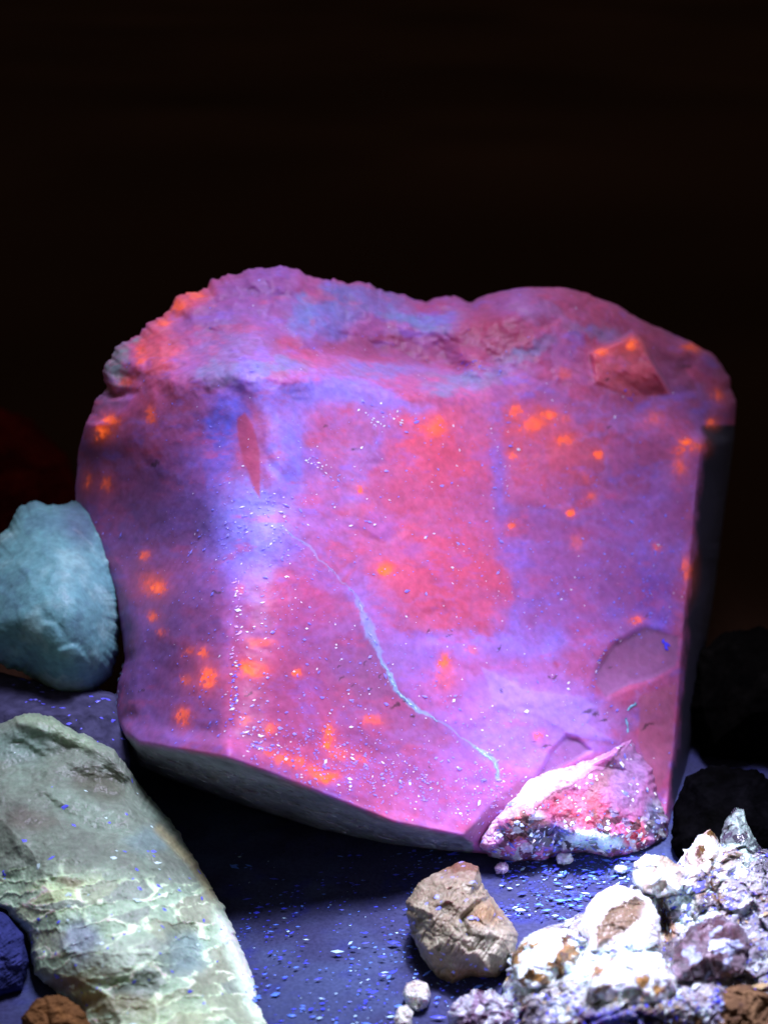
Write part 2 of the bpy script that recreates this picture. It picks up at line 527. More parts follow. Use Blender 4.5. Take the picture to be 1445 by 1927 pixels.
ROCK_CTRL = [fc(560, 900), fc(560, 1000), fc(525, 960, 6), fc(515, 1050, 6), fc(505, 1150, 5), fc(500, 1280, 5), fc(495, 1380, 3), fc(650, 850), fc(640, 1000), fc(700, 1200), fc(800, 900, -12), fc(860, 1050, -14), fc(950, 850, 5), fc(950, 1000, 4),
             fc(1050, 900, -8), fc(1100, 1100), fc(1200, 950, 10), fc(1150, 1050), fc(1220, 900, 6), fc(560, 1150), fc(600, 1300, 14), fc(700, 1420, 18), fc(820, 1500, 12),
             fc(900, 1300, 6), fc(1000, 1250), fc(1000, 1350, -8), fc(1090, 1330, -10), fc(960, 1430, -6),
             # left facet
             (300, 900, 2985), (250, 1000, 3050), (330, 1000, 2930), (300, 1150, 2880), (340, 1250, 2800), (260, 1250, 2920), (280, 1340, 2840),
             (200, 900, 3120), (380, 850, 2902), (250, 800, 3025), (320, 780, 2960), (220, 780, 3090), (390, 1120, 2775), (400, 950, 2845), (510, 800, 2870), (530, 880, 2845),
             # upper left slope behind the crest
             (300, 690, 3010), (380, 640, 3060), (460, 600, 3100), (300, 630, 3080), (250, 690, 3050), (420, 560, 3150), (500, 560, 3140), (560, 580, 3150),
             # basin
             (560, 650, 3090), (650, 655, 3170), (750, 665, 3235), (840, 680, 3260), (640, 600, 3190), (720, 600, 3250), (800, 610, 3270), (700, 560, 3290),
             # lobe
             (900, 610, 3270), (960, 590, 3280), (1020, 580, 3300), (880, 650, 3245), (960, 640, 3240), (930, 670, 3240), (1060, 620, 3290),
             # right top slope
             (1000, 690, 3230), (1080, 680, 3270), (1100, 620, 3340), (1150, 740, 3285), (1050, 730, 3225), (1280, 720, 3420), (1320, 720, 3470), (1300, 790, 3385), (1240, 660, 3440),
             (1200, 790, 3310)]
CREST = [(330, 722, 2950), (395, 705, 2910), (450, 700, 2878), (520, 698, 2915), (600, 712, 2970), (680, 728, 3010), (760, 742, 3048), (840, 735, 3095),
         (900, 742, 3130), (960, 750, 3165), (1050, 762, 3210), (1150, 790, 3260), (1240, 815, 3305), (1318, 835, 3345)]
CREASE = [(484, 935, 2838), (458, 1030, 2790), (442, 1150, 2735), (438, 1280, 2682), (432, 1380, 2622), (430, 1425, 2592)]
BLADE = [(447, 800, 2880), (455, 850, 2878), (470, 905, 2850), (484, 940, 2812)]
BOTTOM = [(236, 1380, 2870), (262, 1398, 2815), (330, 1408, 2710), (430, 1425, 2592), (520, 1458, 2628), (600, 1490, 2667), (740, 1545, 2732), (872, 1572, 2804)]
CHAMF = [(872, 1572, 2804), (930, 1510, 2862), (985, 1465, 2890), (1070, 1388, 2985), (1110, 1412, 2992), (1180, 1340, 3072), (1200, 1310, 3088)]
RIGHT = [(1318, 835, 3345), (1306, 950, 3300), (1298, 1050, 3266), (1285, 1180, 3212), (1276, 1300, 3165), (1268, 1400, 3128), (1258, 1480, 3080), (1250, 1550, 3010)]
VEIN = [(525, 985), (560, 1010), (610, 1060), (650, 1095), (670, 1110), (690, 1160), (705, 1210), (730, 1265), (750, 1305), (790, 1335), (850, 1375), (905, 1415), (935, 1440), (940, 1462)]
def wander(path, amp, seed, n=90):
    P = np.array(path, float); cu = np.concatenate([[0], np.cumsum(np.hypot(*np.diff(P, axis=0).T))])
    t = np.linspace(0, cu[-1], n); x = np.interp(t, cu, P[:, 0]); y = np.interp(t, cu, P[:, 1])
    for _ in range(6):
        x[1:-1] = (x[:-2] + x[1:-1] * 2 + x[2:]) / 4; y[1:-1] = (y[:-2] + y[1:-1] * 2 + y[2:]) / 4
    q = np.stack([t, t * 0 + seed, t * 0], -1)
    return list(zip((x + amp * fbm(q, 30, 4, .7, seed)).tolist(), (y + amp * fbm(q, 30, 4, .7, seed + 1)).tolist()))
VEIN = wander(VEIN, 9, 3)
SCALLOP = [(1212, 1178), (1276, 1196), (1272, 1252), (1230, 1276), (1185, 1290), (1140, 1312), (1122, 1290), (1120, 1262), (1150, 1214)]
SCAL2 = [(1012, 1462), (1035, 1415), (1065, 1384), (1085, 1388), (1112, 1412), (1060, 1440)]
BLK = [(1112, 665), (1190, 628), (1205, 640), (1262, 742), (1180, 745), (1120, 720)]
BLADEP = [(447, 790), (460, 778), (476, 800), (488, 850), (490, 938), (478, 922), (458, 862), (448, 822)]
FACETS = [[(672, 1110), (760, 1200), (850, 1212), (960, 1205), (1100, 1290), (1165, 1395), (1075, 1385), (1000, 1462), (940, 1445), (850, 1372), (760, 1312), (715, 1240)],
          [(905, 1255), (985, 1295), (1090, 1310), (1125, 1330), (1105, 1360), (1165, 1398), (1080, 1385), (1010, 1345), (930, 1330)]]

def rock_relief(u, v, p):
    r = 6 * fbm(p, 130, 3, 0.45, 3) + 0.9 * fbm(p, 22, 4, 0.65, 4)
    top = sstep(770, 690, v)
    left = sstep(470, 380, u)
    r += (top * 20 + left * 4) * fbm(p, 80, 4, 0.5, 6) + top * 3 * fbm(p, 20, 3, .6, 16)
    # soft cleavage plates
    a, b, c, bd, ox, oy = cells(u + 18 * fbm(p, 90, 3, .5, 8), v + 18 * fbm(p, 90, 3, .5, 9), 90, 3, 1.5, 0.35)
    r += (0.3 + 0.6 * top - .2 * left) * sstep(0, 30, bd) * ((a - .5) * 12 + (b - .5) * 0.20 * ox + (c - .5) * 0.20 * oy)
    a, b, c, bd, ox, oy = cells(u + 9 * fbm(p, 40, 3, .5, 18), v + 9 * fbm(p, 40, 3, .5, 19), 34, 5, 1.4, 0.3)
    r += (0.05 + 0.4 * top) * sstep(0, 14, bd) * ((a - .5) * 10 + (b - .5) * 0.3 * ox + (c - .5) * 0.3 * oy)
    dist, side, par = seg_dist_local(u, v, VEIN, 130)
    wv = sstep(0.0, 0.15, par) * sstep(110, 0, dist)
    r += np.where(side > 0, 1.0, 0.0) * 2 * sstep(0, 30, dist) * wv
    m = polymask(u, v, SCALLOP, 9)
    r += m * (1 + 14 * blob(u, v, 1190, 1240, 70, 45, -20, .9))
    r += polymask(u, v, SCAL2, 6) * 9
    r -= polymask(u, v, BLK, 6) * 75 * np.clip(((u - 1105) * .75 - (v - 750) * .65) / 170, 0, 1) * sstep(752, 690, v)
    r -= polymask(u, v, FACETS[0], 9) * 1.5
    r -= polymask(u, v, FACETS[1], 7) * 2
    ln = np.interp(u, [q[0] for q in BOTTOM] + [905], [q[1] for q in BOTTOM] + [1590])
    r += sstep(0, 30, v - ln) * (u < 890) * (30 * fbm(p, 40, 5, .6, 27) + 14 * fbm(p, 14, 3, .6, 28))
    # dark notch under the lobe and the left crack
    r += 10 * blob(u, v, 890, 690, 20, 8, 10, .8) + 13 * blob(u, v, 228, 742, 22, 8, -8, .8) + 12 * blob(u, v, 1290, 690, 14, 24, 30, .7)
    return r

K = 0.92   # display colour -> reflectance
def S(r, g, b): return srgb(r, g, b) * K * 0.88 * np.array([1.0, 1.05, .86]) + srgb(176, 142, 190) * 0.12

def rock_colour(u, v, p):
    n1 = fbm(p, 150, 5, 0.55, 11); n2 = fbm(p, 60, 5, 0.6, 12); n3 = fbm(p, 18, 4, 0.65, 13); n4 = fbm(p, 200, 4, .5, 14)
    wx, wy = 46 * fbm(p, 90, 5, .62, 21) + 7 * n3, 46 * fbm(p, 90, 5, .62, 22) + 7 * n3
    U1, V1 = u + wx, v + wy
    U2, V2 = u + 0.1 * wx, v + 0.1 * wy
    col = np.tile(S(186, 88, 158), (len(u), 1))
    col = mix(col, S(158, 92, 186), sstep(0.0, 0.5, n1) * .7)
    col = mix(col, S(196, 78, 128), sstep(0.05, 0.5, -n1) * .7)
    col = mix(col, S(160, 105, 210), sstep(0.15, 0.6, n2) * .5)
    def B(x, y, rx, ry, c, w=1.0, ang=0, soft=.6):
        nonlocal col
        col = mix(col, S(*c), np.clip(blob(U1, V1, x, y, rx, ry, ang, soft) * w * (1 + .5 * n3), 0, 1))
    # red and salmon zones
    B(840, 825, 85, 70, (236, 80, 112), .9); B(870, 890, 80, 45, (226, 84, 128), .6)
    B(830, 1050, 130, 85, (226, 84, 130), .85); B(880, 1120, 90, 60, (216, 78, 122), .7); B(760, 980, 80, 50, (220, 92, 148), .6)
    B(560, 1130, 80, 70, (196, 70, 132), .7); B(540, 1320, 120, 80, (176, 66, 124), .7); B(620, 1420, 120, 50, (196, 66, 110), .6, 18)
    B(845, 1300, 50, 70, (200, 78, 136), .8, -20); B(1000, 800, 75, 40, (240, 84, 88), .8, 15); B(1010, 850, 70, 60, (216, 78, 118), .7)
    B(1080, 830, 90, 50, (206, 90, 130), .6); B(1180, 830, 90, 70, (196, 88, 148), .6); B(760, 1400, 90, 60, (176, 78, 140), .6)
    B(1170, 690, 70, 60, (226, 90, 100), .7); B(1130, 600, 130, 50, (196, 80, 118), .7, 20); B(930, 640, 80, 40, (176, 60, 96), .85, -8); B(1230, 690, 120, 80, (180, 76, 122), .5, 25)
    B(560, 640, 80, 22, (190, 66, 104), .9); B(700, 655, 90, 18, (168, 60, 108), .8); B(330, 580, 70, 22, (240, 96, 104), .8, -32); B(290, 660, 40, 60, (236, 96, 104), .75)
    B(330, 740, 50, 30, (196, 80, 120), .6); B(1080, 560, 120, 26, (206, 84, 130), .6, 20); B(820, 565, 60, 12, (190, 76, 140), .8)
    # lavender and blue zones
    B(470, 985, 95, 75, (146, 140, 255), 1); B(540, 850, 40, 95, (142, 130, 255), .85); B(525, 725, 80, 34, (148, 128, 250), .8); B(425, 820, 34, 75, (100, 104, 250), .85, 15)
    B(370, 900, 70, 80, (100, 84, 200), .6); B(700, 760, 130, 22, (152, 130, 250), .7, 8); B(620, 740, 60, 22, (136, 124, 250), .7); B(640, 880, 60, 60, (190, 110, 190), .6)
    B(938, 900, 20, 110, (140, 104, 230), .5); B(960, 1120, 24, 120, (146, 106, 224), .6, 6); B(900, 1215, 220, 22, (156, 120, 246), .75, -6)
    B(1000, 1330, 120, 60, (168, 132, 255), .9, 20); B(940, 1400, 80, 45, (152, 116, 252), .85); B(890, 1490, 70, 60, (176, 116, 224), .6); B(1110, 1370, 70, 45, (176, 122, 220), .75)
    B(1100, 1060, 120, 130, (170, 92, 186), .65); B(1200, 1010, 60, 150, (158, 84, 176), .6); B(1230, 1120, 40, 80, (108, 78, 220), .7); B(700, 1010, 40, 60, (176, 110, 200), .6)
    B(680, 1150, 40, 60, (150, 104, 206), .6); B(420, 1050, 30, 90, (126, 100, 220), .6); B(410, 1180, 36, 70, (196, 96, 176), .7); B(900, 790, 30, 60, (226, 104, 160), .7)
    B(600, 960, 70, 60, (200, 104, 184), .5)
    # grey-blue and teal mineral on the crown
    B(560, 575, 22, 26, (124, 160, 244), .95); B(620, 590, 70, 40, (110, 118, 210), .8); B(700, 575, 80, 26, (120, 112, 198), .75, 12); B(790, 600, 60, 14, (112, 150, 214), .7)
    B(500, 560, 60, 50, (140, 84, 176), .6); B(430, 650, 80, 50, (136, 108, 178), .7); B(430, 705, 70, 20, (120, 124, 184), .7); B(520, 690, 60, 14, (124, 132, 184), .7)
    B(880, 712, 70, 15, (124, 146, 206), .6, -8); B(980, 660, 50, 12, (124, 146, 206), .55, -28); B(720, 705, 90, 16, (132, 120, 206), .7); B(1010, 585, 50, 14, (166, 120, 196), .6, 20)
    B(215, 680, 14, 50, (110, 150, 160), .8); B(250, 640, 16, 12, (120, 160, 170), .7); B(190, 760, 22, 40, (96, 70, 110), .8)
    B(980, 560, 90, 30, (168, 92, 172), .6); B(1120, 620, 50, 12, (140, 130, 200), .6, 10)
    # left facet with its dim light painted in, and grainy grey zone
    B(270, 1010, 90, 90, (132, 72, 138), .7); B(290, 1250, 60, 130, (118, 70, 150), .75); B(180, 900, 40, 120, (128, 62, 122), .6)
    B(690, 1270, 70, 70, (128, 84, 140), .75); B(800, 1380, 80, 40, (136, 84, 146), .6, 25); B(240, 1320, 20, 50, (90, 70, 130), .7)
    # hairline web of pale healed fractures
    ra, rb, rc, bd, ox, oy = cells(U1, V1, 130, 9, 1.3, .5)
    col = mix(col, S(180, 140, 240), sstep(5, 0, bd) * .28 * sstep(-.2, .3, n4))
    # milky veils inside the crystal, two scales, then mottling
    facem = sstep(690, 780, v)
    r1 = 1 - np.abs(fbm(np.stack([U1 * .7, V1 * 1.5, p[:, 2] * .3], -1), 120, 5, .6, 24)) * 5
    col = mix(col, S(150, 128, 255), np.clip(r1, 0, 1) * .30 * (.4 + .6 * facem))
    r2 = fbm(np.stack([u * .6, v * 1.3, p[:, 2] * .3], -1), 38, 5, .65, 25)
    col = mix(col, S(142, 112, 250), sstep(.12, .5, r2) * .45)
    col = mix(col, S(222, 78, 116), sstep(.1, .5, -r2) * .42)
    n6 = fbm(p, 6, 2, .6, 26)
    col *= (1 + 0.12 * n3 + 0.10 * n2 + .07 * n6)[:, None]
    # sharp facets: planes seen through the crystal, with their own cast; a few carry painted shade
    def PM(poly, c, w, soft=6):
        nonlocal col
        col = mix(col, S(*c), polymask(u + .16 * wx + 3 * n3, v + .16 * wy + 3 * n3, poly, soft) * w)
    PM([(800, 772), (905, 762), (928, 860), (936, 1000), (922, 1172), (800, 1192), (704, 1112), (660, 1010), (690, 900)], (224, 84, 124), .42, 9)
    PM([(944, 765), (1000, 752), (1075, 800), (1090, 880), (1060, 960), (950, 945)], (226, 82, 104), .38, 8)
    PM([(440, 1150), (650, 1110), (745, 1310), (860, 1390), (935, 1460), (880, 1568), (600, 1485), (432, 1420)], (160, 62, 124), .42, 5)
    PM([(150, 900), (300, 880), (400, 960), (425, 1100), (415, 1420), (250, 1390), (235, 1240), (145, 1000)], (104, 58, 132), .5, 14)  # left facet turned from the lamp, its dimness painted in
    PM(BLK, (236, 96, 104), .6, 4)
    PM([(1200, 630), (1262, 742), (1310, 735), (1275, 670)], (140, 62, 108), .6, 5)  # shaded right side of the raised block, painted darker
    PM([(560, 640), (700, 640), (830, 660), (880, 690), (760, 690), (640, 672)], (150, 60, 110), .5, 8)
    PM([(850, 610), (930, 585), (1000, 610), (990, 650), (900, 680), (850, 650)], (176, 62, 104), .5, 10)
    PM([(1080, 960), (1290, 900), (1285, 1150), (1190, 1180), (1000, 1200), (950, 1100)], (150, 82, 178), .3, 10)
    m = polymask(U2, V2, SCALLOP, 3); col = mix(col, S(150, 92, 152), m * .85); col = mix(col, S(168, 104, 176), m * sstep(1240, 1290, v) * .6)
    m = polymask(U2, V2, SCAL2, 3); col = mix(col, S(140, 88, 160), m * .8)
    m = polymask(U2, V2, BLADEP, 3); col = mix(col, S(186, 70, 116), m * .9)
    m = polymask(U2, V2, [(872, 1572), (930, 1505), (985, 1462), (1000, 1475), (940, 1540), (905, 1590)], 3); col = mix(col, S(150, 84, 150), m * .8)
    m = polymask(U2, V2, [(1205, 1310), (1272, 1285), (1262, 1420), (1240, 1490), (1215, 1450), (1200, 1400), (1200, 1350)], 4); col = mix(col, S(186, 96, 140), m * .85)
    m = polymask(U2, V2, FACETS[0], 4); col = mix(col, S(172, 116, 226), m * .38)
    m = polymask(U2, V2, FACETS[1], 3); col = mix(col, S(180, 140, 255), m * .65)
    # underside and right end: shade painted in, grey below and near black at the right
    line = np.interp(u, [p_[0] for p_ in BOTTOM] + [905], [p_[1] for p_ in BOTTOM] + [1590])
    m = sstep(-4, 10, v + 3 * n3 - line) * (u < 890)
    col = mix(col, np.array([0.21, 0.225, 0.26]), m * (1 + .0 * n2)); col = np.where((m > .5)[:, None], col * (1 + .5 * n2 + .5 * n3)[:, None], col)
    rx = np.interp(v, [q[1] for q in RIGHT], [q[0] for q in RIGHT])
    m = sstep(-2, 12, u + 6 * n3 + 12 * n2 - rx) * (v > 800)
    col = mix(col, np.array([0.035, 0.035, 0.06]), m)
    # glowing orange grains, each with a soft halo of its glow painted around it
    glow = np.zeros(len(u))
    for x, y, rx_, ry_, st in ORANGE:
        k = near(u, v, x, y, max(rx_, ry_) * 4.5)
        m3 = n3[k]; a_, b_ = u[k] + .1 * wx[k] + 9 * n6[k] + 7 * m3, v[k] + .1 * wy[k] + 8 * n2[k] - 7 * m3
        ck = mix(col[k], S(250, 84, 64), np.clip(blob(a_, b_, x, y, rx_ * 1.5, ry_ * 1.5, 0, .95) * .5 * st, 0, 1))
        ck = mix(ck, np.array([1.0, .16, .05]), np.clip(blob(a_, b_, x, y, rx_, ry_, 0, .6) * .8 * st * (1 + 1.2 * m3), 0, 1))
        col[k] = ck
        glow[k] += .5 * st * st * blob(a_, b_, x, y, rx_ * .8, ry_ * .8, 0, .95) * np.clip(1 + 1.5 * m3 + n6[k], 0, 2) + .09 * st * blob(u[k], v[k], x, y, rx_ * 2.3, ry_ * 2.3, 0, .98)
    dist, side, par = seg_dist_local(U2, V2, VEIN, 40)
    vw = np.interp(par, [0, .1, .3, .36, .42, .5, .6, .68, .75, .85, .93, 1], [1.5, 2, 1.5, 7, 9, 3, 4, 4, 2, 1.5, 4, 5])
    col = mix(col, S(150, 184, 255), sstep(1.6, .4, dist / (vw * (1 + 1.1 * n3))) * np.interp(par, [0, .3, .36, .5, .58, .7, .74, .86, .9, 1], [.45, .35, .6, .55, .95, .9, .4, .4, .95, .9]))
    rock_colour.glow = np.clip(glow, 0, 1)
    # dark specks
    for x, y, r_ in DARKS:
        k = near(u, v, x, y, r_ * 4 + 20)
        w = blob(u[k] + 14 * n3[k], v[k] + 10 * n2[k], x, y, r_ * 1.3, r_ * .45, -35 + 25 * math.sin(x), .6)
        col[k] = mix(col[k], [.05, .03, .04], w * .75)
    return np.clip(col, 0.004, 1.0)

ORANGE = [(210, 795, 12, 10, .9), (194, 815, 11, 9, 1), (300, 1107, 9, 9, 1), (288, 1100, 22, 20, .4), (290, 1160, 9, 7, .6), (275, 1045, 7, 7, .6), (305, 1190, 6, 6, .4),
          (393, 1276, 13, 16, 1), (472, 1258, 26, 12, 1), (490, 1210, 24, 8, .5), (562, 1268, 6, 6, .8), (346, 1350, 10, 14, .8), (386, 1228, 8, 10, .7), (358, 1225, 6, 6, .5), (352, 1280, 8, 8, .4),
          (622, 1378, 8, 14, .9), (618, 1402, 7, 8, 1), (700, 1356, 16, 8, .5), (508, 1368, 9, 8, .6), (460, 1358, 9, 8, .5), (612, 1458, 26, 8, .95), (560, 1432, 16, 9, .7), (530, 1425, 12, 8, .7), (590, 1445, 14, 8, .6), (680, 1428, 7, 7, .6), (640, 1420, 18, 12, .4),
          (500, 1412, 10, 7, .5), (835, 1246, 9, 11, 1), (838, 1275, 16, 18, .3), (724, 1070, 14, 9, .95), (676, 921, 7, 7, .9), (890, 1222, 12, 8, .3), (968, 772, 9, 9, 1), (1035, 778, 14, 8, .8), (1005, 795, 18, 12, .6), (990, 805, 8, 8, .7),
          (1062, 825, 12, 9, .8), (1064, 790, 8, 6, .6), (1124, 855, 8, 6, 1), (1113, 935, 8, 7, .6), (1072, 963, 8, 6, 1), (962, 988, 6, 6, .7), (967, 853, 6, 6, .8), (820, 805, 20, 14, .6), (826, 790, 8, 8, .6),
          (1188, 648, 11, 9, .95), (1130, 664, 12, 8, .8), (1292, 834, 8, 6, 1), (1280, 852, 7, 6, .9), (1312, 840, 9, 8, .7), (1340, 795, 6, 6, .8), (1280, 880, 10, 14, .5), (1198, 1167, 9, 6, .9), (1293, 1070, 7, 20, .6),
          (1010, 1385, 8, 7, .6), (1300, 655, 18, 8, .6), (1350, 745, 8, 10, .6), (340, 575, 14, 8, .7), (370, 555, 14, 8, .7), (310, 605, 10, 8, .6), (265, 670, 10, 16, .6), (240, 720, 14, 8, .4), (285, 780, 8, 14, .6),
          (1235, 1030, 6, 6, .5), (1085, 1020, 14, 14, .3), (1100, 895, 12, 12, .3), (1230, 790, 12, 10, .35), (1060, 700, 14, 10, .3), (200, 910, 8, 14, .5), (165, 905, 6, 12, .5), (450, 1110, 8, 8, .4)]
DARKS = [(610, 803, 4), (668, 846, 4), (845, 1200, 5), (848, 1188, 3), (808, 1187, 4), (940, 1218, 5), (947, 1298, 4), (1040, 1272, 4), (1108, 1342, 8), (1132, 1356, 5), (1122, 1345, 5), (1210, 1367, 6), (1222, 1364, 5),
         (1025, 1405, 6), (1006, 1395, 3), (1146, 1260, 3), (1218, 1160, 4), (410, 1115, 4), (640, 1255, 4), (690, 1250, 4), (720, 1275, 4), (810, 1445, 3), (470, 1305, 4), (265, 1300, 4), (745, 1330, 5), (760, 1322, 4), (640, 1275, 4), (700, 1300, 4), (665, 1285, 3), (780, 1350, 4),
         (1310, 835, 4), (1140, 715, 4), (1150, 803, 4), (1290, 690, 6), (295, 873, 8)]

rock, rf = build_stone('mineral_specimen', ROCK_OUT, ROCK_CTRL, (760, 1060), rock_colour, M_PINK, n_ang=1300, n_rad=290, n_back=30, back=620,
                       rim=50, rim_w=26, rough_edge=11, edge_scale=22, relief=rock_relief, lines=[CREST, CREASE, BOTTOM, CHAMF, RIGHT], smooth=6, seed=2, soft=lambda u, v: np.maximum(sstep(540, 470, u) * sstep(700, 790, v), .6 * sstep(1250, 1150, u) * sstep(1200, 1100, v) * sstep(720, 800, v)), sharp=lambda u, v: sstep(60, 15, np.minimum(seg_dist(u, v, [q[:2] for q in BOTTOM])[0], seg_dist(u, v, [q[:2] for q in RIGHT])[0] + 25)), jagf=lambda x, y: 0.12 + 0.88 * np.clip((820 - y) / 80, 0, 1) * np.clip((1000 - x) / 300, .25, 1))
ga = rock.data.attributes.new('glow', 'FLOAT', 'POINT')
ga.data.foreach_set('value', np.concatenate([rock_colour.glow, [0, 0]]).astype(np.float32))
recenter(rock)
tag(rock, 'large blocky pink and violet fluorescent mineral specimen with glowing orange grains', 'mineral')
rock_n = grid_normals(rf)

def lookup(front, px, py, k=1):
    i = np.argmin((front['u'] - px) ** 2 + (front['v'] - py) ** 2)
    return i

rs = np.random.RandomState(3); rnd = random.Random(3)

def rock_flecks():
    u, v, s = rf['u'], rf['v'], rf['s']
    p = np.stack([u, v, v * 0], -1)
    nn = fbm(p, 120, 4, .6, 31)
    w = sstep(-.5, .6, nn) * sstep(690, 900, v) + .12
    w *= np.where(v > 1000, 1.25, 1.0)
    line = np.interp(u, [p_[0] for p_ in BOTTOM] + [905], [p_[1] for p_ in BOTTOM] + [1590])
    rx = np.interp(v, [q[1] for q in RIGHT], [q[0] for q in RIGHT])
    w *= ((v < line - 4) | (u > 890)) * (u < rx - 4)
    w *= 1 - .85 * polymask(u, v, SCALLOP, 4)
    w *= 1 - .6 * sstep(480, 380, u)
    w += 1.5 * blob(u, v, 470, 990, 90, 70, 0, .7) + 3.0 * blob(u, v, 700, 1450, 220, 50, 15, .7) * ((v < line - 4)) + 2.5 * blob(u, v, 920, 1470, 40, 60, 0, .7)
    w += 2 * blob(u, v, 900, 700, 60, 12, 0, .7) + 3 * blob(u, v, 940, 890, 16, 60, 0, .7) + 1.5 * blob(u, v, 1210, 1080, 50, 100, 0, .8)
    ii = scatter(rf, rock_n, w, 3600, rs)
    sz = np.clip(rs.lognormal(math.log(.95), .48, len(ii)), .55, 3.2)
    br = rs.rand(len(ii))
    cols = np.where(br[:, None] < .5, [[.34, .30, .98]], np.where(br[:, None] < .68, [[.8, .8, .98]], [[.26, .22, .98]]))
    side = (np.abs(u[ii] - 760) > 340) & (rs.rand(len(ii)) < .7)  # bluer towards the sides: the weaker light there put into the colour
    cols = np.where(side[:, None], [[.24, .22, .96]], cols)
    # fleck trails along edges
    ex, es, ec = [], [], []
    def trail(path, n, spread, size, c):
        P = np.array(path, float)
        sg = np.hypot(*np.diff(P, axis=0).T); cu = np.concatenate([[0], np.cumsum(sg)])
        t = rs.uniform(0, cu[-1], n)
        for a in t:
            x = np.interp(a, cu, P[:, 0]) + rs.normal(0, spread); y = np.interp(a, cu, P[:, 1]) + rs.normal(0, spread)
            ex.append(lookup(rf, x, y)); es.append(size * .62 * rs.uniform(.5, 1.5)); ec.append(c if rs.rand() < .8 else (.8, .8, .98))
    trail([(446, 1090), (450, 1180), (441, 1250)], 34, 5, 2.4, (.75, .45, .95))
    trail([(441, 1250), (442, 1310), (434, 1365)], 46, 4.5, 2.6, (.2, .18, .98))
    trail([(1195, 1190), (1150, 1208), (1128, 1240), (1118, 1275), (1120, 1305)], 26, 2, 2.2, (.2, .2, .98))
    trail([(228, 1250), (222, 1290), (218, 1345)], 16, 3, 4.0, (.35, .55, .85))
    trail([(1252, 1208), (1254, 1226)], 6, 2, 4.0, (.08, .07, .98))
    trail([(860, 690), (910, 685)], 26, 8, 1.7, (.1, .1, .98))
    trail([(480, 1370), (520, 1410), (470, 1400)], 24, 7, 2.8, (.22, .2, .98))
    trail([(680, 785), (730, 790), (775, 785)], 26, 10, 2.4, (.75, .85, .98))
    trail([(580, 868), (610, 880)], 12, 7, 2.2, (.75, .85, .98))
    trail([(1165, 740), (1190, 755)], 12, 6, 2.6, (.1, .1, .98))
    ii = np.concatenate([ii, ex]).astype(int); sz = np.concatenate([sz, es]); cols = np.vstack([cols, ec])
    return flecks('dust_sparkle_flecks', rf['w'][ii] + rock_n[ii] * (sz[:, None] * .2 * U + .6 * U), rock_n[ii], sz, cols, rnd)
o = rock_flecks(); tag(o, kind='stuff'); child(o, rock)

# the pale vein: a chain of raised mineral along the fracture
def ribbon(name, front, nrm, path, width, colf, mat, step=4.0, lift=1.5, gap=None):
    P = np.array(path, float)
    sg = np.hypot(*np.diff(P, axis=0).T); cu = np.concatenate([[0], np.cumsum(sg)])
    t = np.arange(0, cu[-1], step)
    V, Q, C = [], [], []
    rr = np.random.RandomState(len(path))
    last = None
    for k, a in enumerate(t):
        x = np.interp(a, cu, P[:, 0]) + rr.normal(0, .8); y = np.interp(a, cu, P[:, 1]) + rr.normal(0, .8)
        i = lookup(front, x, y)
        q = a / cu[-1]
        if gap and any(g0 < q < g1 for g0, g1 in gap): last = None; continue
        a2 = min(a + 3, cu[-1] - .01); dx = np.interp(a2, cu, P[:, 0]) - np.interp(a2 - 3, cu, P[:, 0]); dy = np.interp(a2, cu, P[:, 1]) - np.interp(a2 - 3, cu, P[:, 1])
        tw = to_world([x, x + dx], [y, y + dy], [2800, 2800]); tv = Vector(tw[1] - tw[0]).normalized()
        n = Vector(nrm[i]); c = tv.cross(n).normalized()
        w = width(q) * rr.uniform(.3, 1.5)
        b0 = Vector(front['w'][i]); l = lift * rr.uniform(.6, 1.6)
        base = len(V)
        V += [b0 - c * w * U - n * 6 * U, b0 - c * w * .6 * U + n * l * U, b0 + c * w * .6 * U + n * l * U, b0 + c * w * U - n * 6 * U]
        C += [colf(q, rr)] * 4
        if last is not None:
            for m in range(3): Q.append((last + m, last + m + 1, base + m + 1, base + m))
        last = base
    return make_mesh(name, np.array([list(v_) for v_ in V]), np.array(Q), np.array(C), mat)
def vein_w(q): return 0.7 + 2.4 * math.exp(-((q - .62) / .1) ** 2) + 1.5 * math.exp(-((q - .93) / .06) ** 2) + 2.2 * math.exp(-((q - .38) / .07) ** 2)
def vein_c(q, rr):
    a = rr.uniform(.7, 1)
    return (.42 * a, .68 * a, .97 * a) if q > .45 else (.5 * a, .48 * a, .95 * a)
vein = ribbon('vein', rf, rock_n, VEIN, vein_w, vein_c, M_FLECK, lift=0.5, step=3.0, gap=[(0, .04), (.05, .08), (.10, .19), (.22, .27), (.30, .33), (.36, .42), (.46, .50), (.545, .555), (.60, .61), (.69, .73), (.76, .88), (.945, .955)])
tag(vein, 'thin pale blue vein running down the face'); child(vein, rock)
vein2 = ribbon('vein', rf, rock_n, [(1196, 1322), (1183, 1332), (1176, 1345), (1180, 1362), (1184, 1390), (1186, 1430)], lambda q: 4.5 - 2 * q, lambda q, rr: np.array((.3, .62, .85)) * rr.uniform(.4, 1), M_FLECK, lift=0.6, gap=[(.22, .3), (.55, .68), (.8, .9)])
tag(vein2, 'short cyan vein by the right edge'); child(vein2, rock)

